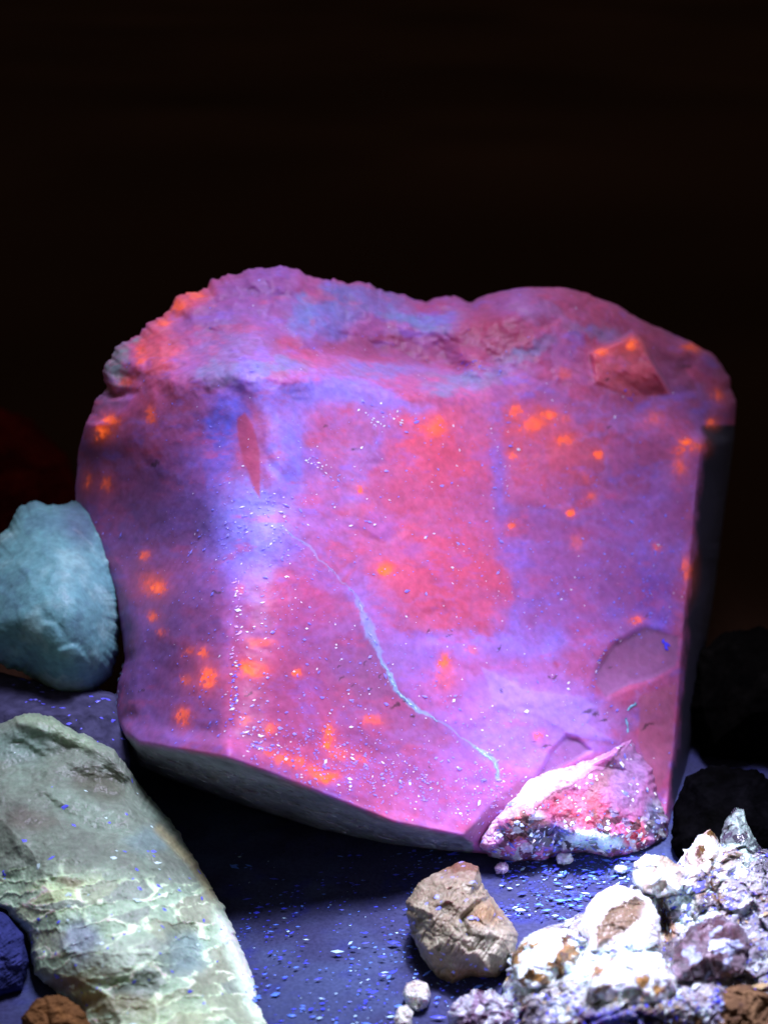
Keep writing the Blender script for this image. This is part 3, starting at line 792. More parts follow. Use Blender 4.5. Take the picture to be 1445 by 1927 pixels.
# crumbly crust at the lower right foot of the specimen
CR_OUT = [(898, 1592, 2850), (925, 1545, 2850), (965, 1500, 2870), (985, 1462, 2910), (1030, 1450, 2930), (1080, 1432, 2970), (1130, 1420, 2998), (1165, 1402, 3028), (1185, 1392, 3052), (1200, 1412, 3060),
          (1225, 1450, 3025), (1240, 1500, 3005), (1256, 1545, 2985), (1258, 1575, 2990), (1215, 1600, dtab(1600) - 6), (1150, 1612, dtab(1612) - 6), (1080, 1606, dtab(1606) - 6), (1020, 1620, dtab(1620) - 6), (960, 1622, dtab(1622) - 6), (920, 1612, 2900)]
CR_CTRL = [(1000, 1490, 2858), (1060, 1462, 2898), (1110, 1440, 2950), (1150, 1420, 2968), (960, 1540, 2825), (1000, 1530, 2835), (1050, 1510, 2880), (1100, 1530, 2870), (1150, 1500, 2900), (1200, 1500, 2950), (1180, 1450, 2985),
           (1080, 1570, 2850), (1140, 1575, 2860), (1200, 1560, 2920), (1000, 1580, 2850), (940, 1585, 2845), (1150, 1545, 2885), (1040, 1550, 2862), (1030, 1475, 2872), (1090, 1480, 2905)]
def cr_relief(u, v, p):
    a, b, c, bd, ox, oy = cells(u + 6 * fbm(p, 20, 3, .6, 41), v + 6 * fbm(p, 20, 3, .6, 42), 15, 6, 1.1, .4)
    gr = sstep(1520, 1570, v + 30 * fbm(p, 60, 3, .5, 43)) * .8 + .06
    r = gr * sstep(0, 4, bd) * ((a - .5) * 16 + (b - .5) * .7 * ox + (c - .5) * .7 * oy + 4 * sstep(3, 0, bd))
    return r + 10 * fbm(p, 60, 4, .6, 44) + 3 * fbm(p, 10, 3, .6, 45)
def cr_colour(u, v, p):
    n1 = fbm(p, 50, 4, .6, 46); n3 = fbm(p, 12, 3, .6, 47)
    U1, V1 = u + 14 * n1, v + 14 * fbm(p, 40, 4, .6, 48)
    a, b, c, bd, ox, oy = cells(U1, V1, 14, 6, 1.1, .4)
    col = np.tile(S(196, 110, 180), (len(u), 1))
    def B(x, y, rx, ry, cc, w=1, ang=0, soft=.5):
        nonlocal col
        col = mix(col, S(*cc), np.clip(blob(U1, V1, x, y, rx, ry, ang, soft) * w, 0, 1))
    B(1060, 1455, 90, 22, (232, 170, 230), .9, -28); B(1010, 1490, 46, 22, (252, 214, 232), 1, -25); B(1090, 1525, 80, 32, (214, 84, 116), .95, 10); B(1180, 1460, 40, 60, (150, 124, 190), .7)
    B(980, 1550, 40, 34, (176, 110, 96), .9); B(1050, 1575, 50, 24, (80, 120, 190), .8); B(1120, 1580, 50, 18, (206, 250, 252), 1, 10); B(1195, 1572, 26, 26, (250, 84, 90), .9); B(1235, 1540, 26, 40, (120, 140, 190), .8)
    B(935, 1580, 34, 24, (186, 110, 130), .8); B(1130, 1475, 14, 40, (150, 104, 96), .7, 30); B(930, 1555, 20, 40, (216, 140, 220), .8, 25)
    g = sstep(1505, 1550, v + 30 * n1)
    col *= (.86 + g * (a - .5) * 1.2 + .35 * n3)[:, None]
    col = mix(col, [.15, .08, .05], sstep(.12, .4, fbm(p, 26, 4, .6, 49)) * (.1 + .6 * g))
    col = mix(col, [.12, .22, .4], sstep(.15, .4, fbm(p, 22, 4, .6, 50)) * .7 * g)
    col = mix(col, S(230, 235, 255), g * (b > .82) * .7)
    col = mix(col, [.05, .03, .04], g * (c > .86) * .8)
    col = mix(col, [.86, .5, .72], np.clip(blob(U1, V1, 1030, 1478, 75, 20, -28, .6) * .8 + blob(u + 6 * n3, v + 6 * n1, 930, 1555, 14, 52, 30, .6) * .6, 0, 1))  # lamp-facing band along the crust's edge, its brightness painted pale pink
    col = mix(col, [.98, .86, .84], blob(U1, V1, 1008, 1488, 34, 15, -25, .6))  # bright spot of lamplight painted near white
    col = mix(col, [.7, .98, .96], blob(U1, V1, 1120, 1580, 44, 15, 10, .5) * (b > .25))
    col = mix(col, [.08, .04, .05], sstep(3.5, 0, seg_dist(U1, V1, [(985, 1560), (1030, 1500), (1090, 1470), (1140, 1440), (1175, 1400)])[0]) * .6)
    return np.clip(col, .004, 1)
crust, cf = build_stone('crust', CR_OUT, CR_CTRL, (1085, 1520), cr_colour, M_PINK, n_ang=500, n_rad=150, n_back=8, back=120, rim=30, rim_w=14, rough_edge=7, edge_scale=16, relief=cr_relief, smooth=1, seed=5)
tag(crust, 'crumbly pink white and brown crust at the lower right corner'); child(crust, rock)
cn = grid_normals(cf)
w = np.ones(len(cf['u'])) * .5 + 2 * sstep(1520, 1580, cf['v'])
ii = scatter(cf, cn, w, 420, rs); sz = np.clip(rs.lognormal(math.log(2.6), .45, len(ii)), 1.3, 7)
b3 = rs.rand(len(ii), 1)
o = flecks('crystal_grains', cf['w'][ii], cn[ii], sz, np.where(b3 < .4, [[.55, .7, .98]], np.where(b3 < .7, [[.95, .92, .98]], [[.2, .22, .98]])), rnd, (1, 1.6))
tag(o, kind='stuff'); child(o, rock)

# ------------------------------------------------------------------ teal stone, left
TE_OUT = [(22, 975), (40, 950), (75, 945), (110, 952), (145, 940), (175, 955), (200, 1010), (215, 1080), (225, 1120), (228, 1180), (222, 1240), (200, 1285), (170, 1312), (120, 1314), (85, 1290), (40, 1265), (0, 1250), (-60, 1225), (-80, 1120), (-40, 1050), (5, 1010)]
dT = dtab(1314, 228)
def te_d(px, py):
    f = (1314 - py) / 360.0
    return dT - 20 - 60 * math.sin(min(1, f) * math.pi / 2) + 190 * f * f + 0.0004 * (px - 100) ** 2
TE_OUT = [(x, y, te_d(x, y) + 60) for x, y in TE_OUT]
TE_CTRL = [(x, y, te_d(x, y) - o_) for x, y, o_ in [(60, 1000, 20), (100, 1030, 40), (80, 1100, 80), (40, 1180, 70), (130, 1150, 90), (180, 1150, 50), (120, 1240, 80), (180, 1240, 40), (110, 1290, 20), (30, 1080, 40), (150, 1080, 60), (0, 1180, 50), (140, 990, 0), (110, 960, 10)]]
def te_relief(u, v, p):
    a, b, c, bd, ox, oy = cells(u + 10 * fbm(p, 40, 3, .5, 51), v + 10 * fbm(p, 40, 3, .5, 52), 50, 11, 1.3, .9)
    return 9 * fbm(p, 90, 3, .45, 53) + sstep(0, 24, bd) * ((a - .5) * 9 + (b - .5) * .2 * ox + (c - .5) * .2 * oy) + .8 * fbm(p, 14, 3, .6, 54)
def te_colour(u, v, p):
    n1 = fbm(p, 70, 5, .6, 55); n3 = fbm(p, 14, 3, .6, 56)
    col = np.tile(np.array([.24, .58, .60]), (len(u), 1))
    col = mix(col, [.44, .80, .78], sstep(0, .5, n1) * .8)
    col = mix(col, [.17, .38, .46], sstep(0.05, .5, -n1) * .8)
    col = mix(col, [.46, .70, .66], blob(u + 20 * n1, v + 20 * n3, 110, 1290, 60, 18, 10, .7) * .7)
    col = mix(col, [.14, .2, .32], blob(u + 20 * n1, v, 145, 985, 30, 46, -30, .6) * .7)
    return col * .66 * (1 + .2 * n3)[:, None]
teal, tf = build_stone('stone', TE_OUT, TE_CTRL, (105, 1130), te_colour, M_ROCK, n_ang=420, n_rad=130, n_back=20, back=260, rim=50, rim_w=34, rough_edge=9, edge_scale=22, relief=te_relief, smooth=2, seed=7, soft=lambda u, v: np.full(len(u), .55))
recenter(teal); tag(teal, 'pale teal stone standing left of and behind the pink specimen', 'stone')

SL_OUT = [(-80, 1290), (0, 1265), (60, 1280), (120, 1296), (190, 1296), (222, 1310), (240, 1370), (244, 1430), (240, 1500), (120, 1560), (-80, 1540)]
def sl_d(x, y):
    return 2925 + 1.9 * max(0, 1345 - y) - .35 * max(0, y - 1345) + .0006 * (x - 120) ** 2
slab, slf = build_stone('stone', [(x, y, sl_d(x, y) + 14) for x, y in SL_OUT], [(x, y, sl_d(x, y)) for x in (-40, 20, 80, 140, 200) for y in (1310, 1345, 1390, 1450, 1500)], (90, 1400), lambda u, v, p: np.clip(np.tile([.05, .05, .10], (len(u), 1)) * (1 + .5 * fbm(p, 40, 4, .6, 58))[:, None], .01, .9), M_DARK, n_ang=320, n_rad=90, n_back=14, back=330, rim=16, rim_w=16, rough_edge=6, relief=lambda u, v, p: 14 * fbm(p, 60, 5, .55, 59), smooth=2, seed=8)
recenter(slab); tag(slab, 'dusky violet grey stone that the pale teal stone rests on', 'stone')
sln = grid_normals(slf); ii = scatter(slf, sln, np.where(slf['v'] < 1420, 1.0, .05), 70, rs)
o = flecks('dust_sparkle_flecks', slf['w'][ii], sln[ii], rs.uniform(1.6, 4, len(ii)), np.tile([.14, .14, .95], (len(ii), 1)), rnd); tag(o, kind='stuff'); child(o, slab)

# ------------------------------------------------------------------ cream layered stone, lower left
CM_OUT = [(-60, 1400, 2890), (-20, 1372, 2890), (40, 1345, 2890), (75, 1340, 2890), (110, 1358, 2885), (180, 1392, 2870), (215, 1410, 2860), (238, 1442, 2850), (272, 1490, 2850), (320, 1540, 2810), (352, 1590, 2770), (385, 1650, 2730), (418, 1700, 2690), (436, 1740, 2660), (462, 1800, 2620),
          (490, 1868, dtab(1868) + 10), (508, 1925, dtab(1925)), (525, 2010, dtab(2010)), (330, 2030, dtab(2030)), (170, 2010, dtab(2010)), (158, 1925, 2480), (148, 1895, 2500), (100, 1862, 2530), (64, 1835, 2550), (56, 1765, 2590), (12, 1712, 2650), (-60, 1690, 2700)]
CM_CTRL = [(0, 1450, 2830), (100, 1420, 2850), (180, 1450, 2800), (230, 1500, 2770), (100, 1520, 2740), (0, 1540, 2720), (180, 1560, 2700), (270, 1560, 2730), (60, 1600, 2650), (150, 1620, 2610), (250, 1640, 2590), (330, 1640, 2660), (100, 1690, 2560), (200, 1700, 2530), (300, 1720, 2540), (370, 1720, 2620),
           (120, 1780, 2500), (220, 1790, 2470), (320, 1800, 2470), (400, 1800, 2560), (200, 1870, 2440), (300, 1880, 2420), (400, 1880, 2470), (450, 1860, 2540), (250, 1960, 2370), (380, 1960, 2380), (460, 1950, 2430), (110, 1830, 2500), (160, 1850, 2470)]
def cm_cells(u, v, p):
    # layered plates running slightly up to the right
    return cells(u + 14 * fbm(p, 50, 3, .6, 61), v + 22 * fbm(p, 60, 4, .6, 62), 26, 13, 3.4, -0.16)
def cm_relief(u, v, p):
    a, b, c, bd, ox, oy = cm_cells(u, v, p)
    low = sstep(1590, 1660, v - .12 * u + 20 * fbm(p, 60, 3, .5, 60))
    r = low * sstep(0, 10, bd) * ((a - .5) * 4 + (b - .5) * .1 * ox + (c - .5) * .15 * oy) - low * 2 * sstep(7, 0, bd)
    a, b, c, bd, ox, oy = cells(u + 14 * fbm(p, 40, 3, .6, 63), v + 14 * fbm(p, 40, 3, .6, 64), 70, 15, 1.6, .5)
    r += (1 - .6 * low) * sstep(0, 30, bd) * ((a - .5) * 9 + (b - .5) * .35 * ox + (c - .5) * .35 * oy)
    # the raised rim along the upper edge
    dd, sd, par = seg_dist(u, v, [(40, 1352), (110, 1372), (200, 1412), (240, 1450)])
    r -= 14 * sstep(26, 6, dd)
    r += 26 * blob(u, v, 190, 1480, 60, 26, 15, .6) + 22 * blob(u, v, 350, 1790, 44, 44, 0, .5) - 20 * blob(u, v, 250, 1800, 80, 40, -10, .5)
    return r + 10 * fbm(p, 60, 4, .5, 65) + 2.5 * fbm(p, 12, 3, .65, 66)
def cm_colour(u, v, p):
    n1 = fbm(p, 80, 5, .6, 67); n2 = fbm(p, 30, 4, .6, 68); n3 = fbm(p, 10, 3, .6, 69)
    a, b, c, bd, ox, oy = cm_cells(u, v, p)
    low = sstep(1590, 1660, v - .12 * u + 20 * fbm(p, 60, 3, .5, 60))
    col = np.tile(np.array([.33, .37, .36]), (len(u), 1))
    col = mix(col, [.24, .24, .25], sstep(0, .5, n1) * .8)
    col = mix(col, [.42, .52, .50], sstep(.1, .5, -n1) * .7)
    pl = np.tile(np.array([.42, .52, .46]), (len(u), 1))
    pl = mix(pl, [.30, .33, .34], (a < .35) * .85)
    pl = mix(pl, [.40, .40, .34], (b > .7) * .7)
    pl = mix(pl, [.95, 1.15, .9], sstep(5, .5, bd) * .95 * sstep(-.2, .2, n2 + .3 * n3))
    pl = mix(pl, [.78, .86, .55], blob(u + 16 * n1, v + 12 * n2, 120, 1680, 120, 26, -14, .7) * .6 * (c > .4))
    col = col * (1 - low[:, None]) + pl * low[:, None]
    def B(x, y, rx, ry, cc, w=1, ang=0, soft=.5):
        nonlocal col
        col = mix(col, cc, np.clip(blob(u + 16 * n2, v + 16 * n1, x, y, rx, ry, ang, soft) * w, 0, 1))
    B(150, 1770, 38, 40, (.24, .26, .42), .85, -25); B(350, 1790, 42, 42, (.26, .34, .42), .85); B(240, 1800, 80, 34, (.46, .50, .50), .7, -12); B(190, 1480, 50, 22, (.16, .15, .12), .7, 15); B(60, 1545, 50, 20, (.25, .2, .2), .6)
    B(110, 1375, 90, 16, (.50, .62, .50), .8, 22); B(40, 1400, 60, 30, (.38, .52, .56), .7); B(280, 1580, 40, 24, (.30, .40, .50), .7); B(130, 1855, 50, 14, (.2, .14, .1), .8); B(210, 1890, 100, 16, (.28, .24, .18), .7)
    B(135, 1660, 26, 8, (.2, .13, .11), .7); B(330, 1920, 80, 40, (.5, .54, .4), .5)
    # the right rim: warm cream above, white-cyan below
    dd, sd, par = seg_dist(u, v, [(300, 1560), (360, 1620), (400, 1680), (428, 1740), (460, 1820), (490, 1900)])
    col = mix(col, [.60, .50, .34], sstep(16, 2, dd) * sstep(.5, .35, par) * .8)
    col = mix(col, [.85, 1.0, .92], sstep(34, 6, dd + 10 * n2) * sstep(.4, .6, par) * .85)
    return np.clip(col * np.array([.90, 1.06, .78]) * (.66 + .46 * low)[:, None] * (1 + .22 * n3 + .1 * n2)[:, None], .01, .97)  # upper part dimmed in the colour, as the specimen's shadow across it
cream, cmf = build_stone('stone', CM_OUT, CM_CTRL, (215, 1680), cm_colour, M_ROCK, n_ang=900, n_rad=240, n_back=16, back=330, rim=40, rim_w=22, rough_edge=8, edge_scale=20, relief=cm_relief, smooth=2, seed=9)
recenter(cream); tag(cream, 'large cream layered stone with cracked plates at the lower left', 'stone')
cmn = grid_normals(cmf)
ii = scatter(cmf, cmn, np.where(cmf['v'] > 1600, 1.0, .3), 130, rs); sz = np.clip(rs.lognormal(math.log(2.4), .4, len(ii)), 1.3, 6)
o = flecks('dust_sparkle_flecks', cmf['w'][ii], cmn[ii], sz, np.where(rs.rand(len(ii), 1) < .6, [[.14, .16, .95]], [[.6, .85, .8]]), rnd); tag(o, kind='stuff'); child(o, cream)

# ------------------------------------------------------------------ tan pebble in the middle foreground
def simple_stone(name, outline, base_row, center, bulge, lean, colour, relief, mat, label, cat='stone', n_ang=320, n_rad=100, back=120, seed=1, rough=6, escale=18, rim=30, rim_w=20, lift=0, group=None):
    """stone standing on the table: its lowest row touches the table, upper rows lean back"""
    d0 = dtab(base_row, lift)
    def dep(x, y, o_=0): return d0 + lean * (base_row - y) - o_
    out = [(x, y, dep(x, y)) for x, y in outline]
    ctr = []
    O = np.array(outline, float); c = np.array(center, float)
    for k in (.8, .5, .2):
        for q in O[::2]:
            z = c + (q - c) * k
            ctr.append((z[0], z[1], dep(z[0], z[1], bulge * math.sqrt(1 - k * k))))
    o, f = build_stone(name, out, ctr, center, colour, mat, n_ang=n_ang, n_rad=n_rad, n_back=12, back=back, rim=rim, rim_w=rim_w, rough_edge=rough, edge_scale=escale, relief=relief, smooth=3, seed=seed)
    recenter(o); tag(o, label, cat, group)
    return o, f

def lumpy(size, amp, seed, cell=None, camp=0, tilt=.4, fine=3):
    def r(u, v, p):
        q = amp * fbm(p, size, 5, .55, seed) + fine * fbm(p, 10, 3, .6, seed + 1)
        if cell:
            a, b, c, bd, ox, oy = cells(u + cell * .3 * fbm(p, cell, 3, .6, seed + 2), v + cell * .3 * fbm(p, cell, 3, .6, seed + 3), cell, seed + 4, 1.3, .6)
            q += sstep(0, cell * .22, bd) * ((a - .5) * camp + (b - .5) * tilt * ox + (c - .5) * tilt * oy)
        ca, sa = math.cos(-.6 + .4 * math.sin(seed)), math.sin(-.6 + .4 * math.sin(seed))
        st = np.stack([(u * ca + v * sa) * .28, (-u * sa + v * ca) * 1.6, p[:, 2] * .2], -1)
        q += fine * 1.5 * np.abs(fbm(st, 26, 4, .6, seed + 6)) * 2
        return q
    return r

def tan_colour(u, v, p):
    n1 = fbm(p, 46, 5, .6, 71); n2 = fbm(p, 22, 4, .6, 72); n3 = fbm(p, 9, 3, .6, 73)
    col = np.tile(np.array([.40, .37, .33]), (len(u), 1))
    col = mix(col, [.52, .55, .50], sstep(0, .4, n1) * .8)
    col = mix(col, [.62, .66, .66], sstep(.2, .5, n2) * .7)
    col = mix(col, [.40, .26, .15], blob(u + 10 * n1, v + 10 * n2, 915, 1725, 30, 26, 0, .6) * .8)
    col = mix(col, [.20, .10, .05], blob(u + 10 * n1, v + 10 * n2, 870, 1626, 50, 22, 0, .5) * .9)  # specimen's shadow on the pebble's top, painted dark red-brown
    col = mix(col, [.42, .28, .12], blob(u + 10 * n1, v + 6 * n2, 885, 1838, 60, 14, 0, .5) * .8)
    col = mix(col, [.66, .70, .72], blob(u + 14 * n1, v + 14 * n2, 910, 1775, 44, 34, 0, .7) * .7)
    return np.clip(col * np.array([.50, .45, .34]) * (1 + .25 * n3)[:, None], .01, .97)
PB = [(764, 1695), (790, 1662), (828, 1636), (872, 1620), (900, 1630), (908, 1665), (930, 1692), (965, 1738), (974, 1762), (962, 1820), (932, 1842), (890, 1838), (850, 1852), (818, 1838), (790, 1800), (774, 1760)]
pb_rel0 = lumpy(60, 14, 74, 30, 12)
def pb_rel(u, v, p):
    dd, sd, par = seg_dist(u, v, [(935, 1690), (900, 1700), (870, 1730), (880, 1760)])
    return pb_rel0(u, v, p) + 16 * sstep(10, 0, dd) - 14 * blob(u, v, 910, 1780, 55, 50, 0, .6) - 10 * blob(u, v, 830, 1710, 60, 60, 0, .6)
pebble, pf = simple_stone('pebble', PB, 1850, (862, 1745), 70, .35, tan_colour, pb_rel, M_ROCK, 'rounded tan pebble on the table below the corner of the pink specimen', 'pebble', 420, 130, 90, 11)
pn = grid_normals(pf); ii = scatter(pf, pn, np.ones(len(pf['u'])), 40, rs)
o = flecks('dust_sparkle_flecks', pf['w'][ii], pn[ii], rs.uniform(1.5, 4, len(ii)), np.tile([.25, .3, .98], (len(ii), 1)), rnd); tag(o, kind='stuff'); child(o, pebble)

# ------------------------------------------------------------------ bright crystalline cluster, lower right
CL_OUT = [(948, 1850), (962, 1795), (1000, 1752), (1060, 1738), (1105, 1712), (1150, 1700), (1190, 1668), (1215, 1640), (1262, 1640), (1290, 1602), (1318, 1570), (1335, 1562), (1352, 1590), (1390, 1590), (1440, 1600), (1510, 1640), (1560, 1760), (1560, 1990), (1300, 2030), (1100, 2030), (985, 2000), (940, 1930)]
def cl_d(px, py, o_=0):
    return dtab(1990) + .75 * (1990 - py) - o_
CLO = [(x, y, cl_d(x, y) + 0) for x, y in CL_OUT]
CLC = [(x, y, cl_d(x, y, o_)) for x, y, o_ in [(1010, 1790, 70), (1060, 1780, 90), (1120, 1760, 80), (1180, 1740, 90), (1240, 1700, 60), (1300, 1660, 60), (1280, 1740, 20), (1340, 1720, 70), (1400, 1680, 40), (1450, 1700, 40), (1000, 1860, 90), (1060, 1860, 120), (1130, 1840, 130), (1200, 1830, 150), (1270, 1810, 60), (1350, 1800, 110), (1430, 1800, 90),
                                                (1000, 1940, 90), (1100, 1920, 150), (1200, 1900, 170), (1300, 1900, 120), (1400, 1900, 110), (1500, 1850, 60), (1200, 1980, 90), (1400, 1980, 60), (1330, 1620, 30), (1300, 1860, 130)]]
def cl_relief(u, v, p):
    a, b, c, bd, ox, oy = cells(u + 16 * fbm(p, 40, 3, .6, 81), v + 16 * fbm(p, 40, 3, .6, 82), 52, 17, 1.4, -.5)
    r = sstep(0, 9, bd) * ((a - .5) * 40 + (b - .5) * .7 * ox + (c - .5) * .7 * oy) + 8 * sstep(6, 0, bd)
    a, b, c, bd, ox, oy = cells(u + 7 * fbm(p, 20, 3, .6, 83), v + 7 * fbm(p, 20, 3, .6, 84), 17, 19, 1.3, -.4)
    r += sstep(0, 4, bd) * ((a - .5) * 9 + (b - .5) * .8 * ox + (c - .5) * .8 * oy)
    st = np.stack([(u * .8 - v * .6) * .3, (u * .6 + v * .8) * 1.5, p[:, 2] * .2], -1)
    r += 16 * np.abs(fbm(st, 40, 5, .6, 80))
    r += 50 * blob(u, v, 1248, 1745, 10, 60, -6, .6) + 34 * blob(u, v, 1390, 1760, 16, 50, 30, .6)
    return r + 16 * fbm(p, 70, 5, .6, 85) + 5 * fbm(p, 9, 3, .6, 86)
def cl_colour(u, v, p):
    n1 = fbm(p, 60, 5, .6, 87); n2 = fbm(p, 26, 4, .6, 88); n3 = fbm(p, 9, 3, .6, 89)
    U1, V1 = u + 16 * n1, v + 16 * n2
    a, b, c, bd, ox, oy = cells(U1, V1, 26, 19, 1.3, -.4)
    col = np.tile(np.array([.42, .38, .42]), (len(u), 1))
    col = mix(col, [.22, .13, .08], sstep(0, .35, n1) * .85)
    col = mix(col, [.34, .30, .46], (a < .25) * .6)
    col = mix(col, [.88, .92, .97], (b > .72) * .7)
    def B(x, y, rx, ry, cc, w=1, ang=0, soft=.5):
        nonlocal col
        col = mix(col, cc, np.clip(blob(U1, V1, x, y, rx, ry, ang, soft) * w, 0, 1))
    B(1170, 1830, 110, 60, (.92, .98, .98), .9, -12); B(1040, 1790, 60, 34, (.92, .98, .98), .85); B(1240, 1650, 60, 40, (.92, .98, .98), .9); B(1270, 1700, 40, 50, (.9, .97, .97), .7)
    B(1330, 1620, 44, 50, (.62, .50, .44), .7); B(1320, 1800, 60, 50, (.28, .20, .26), .75, -30); B(1255, 1750, 14, 60, (.30, .16, .09), .9, -6); B(1420, 1760, 40, 70, (.32, .28, .36), .7)
    B(1180, 1880, 60, 22, (.34, .27, .22), .7, -15); B(1060, 1870, 70, 30, (.46, .42, .42), .7); B(1170, 1920, 60, 20, (.16, .16, .60), .7); B(1300, 1870, 50, 30, (.42, .34, .40), .6)
    col = mix(col, [.16, .14, .18], (c > .88) * .8)
    return np.clip(col * np.array([.90, 1.0, .95]) * (1 + .2 * n3)[:, None], .01, .98) ** 1.3
cluster, clf = build_stone('crystal_cluster', CLO, CLC, (1220, 1810), cl_colour, M_SPARK, n_ang=1000, n_rad=260, n_back=12, back=260, rim=40, rim_w=16, rough_edge=14, edge_scale=20, relief=cl_relief, smooth=1, seed=13)
recenter(cluster); tag(cluster, 'dazzling white and tan crystal cluster glittering at the lower right', 'crystal')
cln = grid_normals(clf)
ii = scatter(clf, cln, np.ones(len(clf['u'])), 1900, rs); sz = np.clip(rs.lognormal(math.log(2.6), .55, len(ii)), 1.2, 9)
b3 = rs.rand(len(ii), 1)
ii2 = scatter(clf, cln, np.ones(len(clf['u'])), 1500, rs); o = flecks('dust_sparkle_flecks', clf['w'][ii2] + cln[ii2] * 1.5 * U, cln[ii2], np.clip(rs.lognormal(math.log(1.3), .5, 1500), .7, 4), np.where(rs.rand(1500, 1) < .75, [[.08, .09, .98]], [[.6, .8, .98]]), rnd); tag(o, kind='stuff'); child(o, cluster)  # small blue grains imitating the blue sparkle and cast of the cluster's shade
o = flecks('crystal_grains', clf['w'][ii], cln[ii], sz, np.where(b3 < .3, [[.13, .14, .98]], np.where(b3 < .45, [[.4, .55, .98]], np.where(b3 < .7, [[.45, .30, .16]], [[.85, .97, .95]]))), rnd, (1, 1.8), M_SPARK); tag(o, kind='stuff'); child(o, cluster)

def lump(name, outline, center, dfun, bulge, colour, relief, label=None, mat=M_SPARK, n_ang=260, n_rad=80, seed=1, rough=5, back=70):
    out = [(x, y, dfun(x, y)) for x, y in outline]; O = np.array(outline, float); c = np.array(center, float); ctr = []
    for k in (.8, .5, .2):
        for q in O[::2]:
            z = c + (q - c) * k; ctr.append((z[0], z[1], dfun(z[0], z[1]) - bulge * math.sqrt(1 - k * k)))
    o, f = build_stone(name, out, ctr, center, colour, mat, n_ang=n_ang, n_rad=n_rad, n_back=8, back=back, rim=18, rim_w=12, rough_edge=rough, edge_scale=14, relief=relief, smooth=3, seed=seed)
    if label: tag(o, label)
    child(o, cluster)
    return o, f
def plain(c0, c1, c2, seed, size=40):
    def f(u, v, p):
        n1 = fbm(p, size, 5, .6, seed); n3 = fbm(p, 9, 3, .6, seed + 1)
        col = np.tile(np.array(c0, float), (len(u), 1))
        col = mix(col, c1, sstep(0, .45, n1) * .85); col = mix(col, c2, sstep(.05, .5, -n1) * .85)
        return np.clip(col * (1 + .22 * n3)[:, None], .001, .98)
    return f
def crystal(white, tan, dark, seed, pw=.45, pt=.35, size=13):
    def f(u, v, p):
        n1 = fbm(p, 30, 4, .6, seed); n3 = fbm(p, 7, 3, .6, seed + 1); n0 = fbm(p, 70, 3, .5, seed + 2)
        a, b, c, bd, ox, oy = cells(u + 8 * n1, v + 8 * n3, size, seed + 5, 1.6, -.5 + .3 * math.sin(seed))
        k = np.clip(a + .9 * n0 + .35 * n1, 0, 1)
        col = np.tile(np.array(dark, float), (len(u), 1))
        col = mix(col, tan, sstep(1 - pw - pt - .05, 1 - pw - pt + .05, k))
        col = mix(col, white, sstep(1 - pw - .06, 1 - pw + .06, k))
        col = mix(col, np.array(dark) * .6, sstep(2.2, .4, bd) * .5)
        return np.clip(col * np.array([.90, 1.0, .97]) * (.8 + .4 * b)[:, None] * (1 + .25 * n3)[:, None], .01, .98) ** 1.3
    return f
WH, TN, MV, BR = (.92, .98, .98), (.44, .26, .11), (.40, .33, .44), (.15, .08, .03)
cd = lambda off: (lambda x, y: cl_d(x, y, off))
lump('crystal_lump', [(1188, 1660), (1192, 1622), (1215, 1606), (1250, 1612), (1285, 1632), (1300, 1655), (1282, 1682), (1240, 1690), (1205, 1680)], (1242, 1650), cd(50), 50, crystal(WH, (.75, .74, .72), (.5, .4, .34), 91, .7, .25), lumpy(60, 8, 92, 34, 20, .8, 2), 'white lump on the crest', seed=21)
def shell_col(u, v, p):
    n = fbm(p, 20, 4, .6, 94); n3 = fbm(p, 8, 3, .6, 95)
    col = np.tile(np.array([.92, .97, .97]), (len(u), 1))
    m = polymask(u + 6 * n, v + 6 * n3, [(1118, 1745), (1150, 1705), (1195, 1685), (1222, 1695), (1208, 1730), (1165, 1760), (1120, 1790)], 6)
    col = mix(col, [.13, .075, .03], m * .95)
    col = mix(col, [.5, .5, .52], blob(u, v, 1225, 1740, 20, 40, 0, .6) * .6)
    return col * (1 + .2 * n3)[:, None]
sr0 = lumpy(40, 8, 96, 26, 8)
def shell_rel(u, v, p):
    return sr0(u, v, p) + 26 * blob(u, v, 1170, 1730, 60, 32, -38, .6)
lump('crystal_lump', [(1088, 1745), (1102, 1705), (1125, 1680), (1155, 1664), (1190, 1672), (1225, 1690), (1242, 1725), (1240, 1775), (1205, 1795), (1150, 1800), (1105, 1795)], (1165, 1735), cd(85), 60, shell_col, shell_rel, 'hollow shell-like lump with a tan inside', seed=23)
lump('crystal_lump', [(1352, 1590), (1362, 1545), (1380, 1518), (1398, 1522), (1405, 1550), (1428, 1590), (1450, 1640), (1440, 1690), (1405, 1680), (1370, 1650)], (1400, 1605), cd(-30), 45, crystal((.42, .48, .46), (.24, .27, .27), (.10, .09, .12), 97, .4, .4), lumpy(60, 8, 98, 36, 20, .8, 2), 'grey upright crystal at the right end', seed=25)
lump('crystal_lump', [(1290, 1650), (1288, 1610), (1310, 1575), (1335, 1560), (1352, 1580), (1362, 1640), (1350, 1690), (1310, 1700)], (1325, 1630), cd(25), 40, crystal(WH, (.55, .44, .40), BR, 99, .4, .4), lumpy(60, 8, 100, 30, 20, .8, 2), 'pinkish crystal lump beside the white crest', seed=27)
lump('crystal_lump', [(1255, 1850), (1262, 1790), (1300, 1742), (1350, 1720), (1398, 1745), (1420, 1790), (1400, 1835), (1340, 1850)], (1335, 1795), cd(110), 50, crystal((.55, .56, .75), (.30, .22, .27), (.14, .08, .10), 101, .35, .4), lumpy(60, 8, 102, 40, 22, .8, 2), 'mauve striated lump', seed=29)
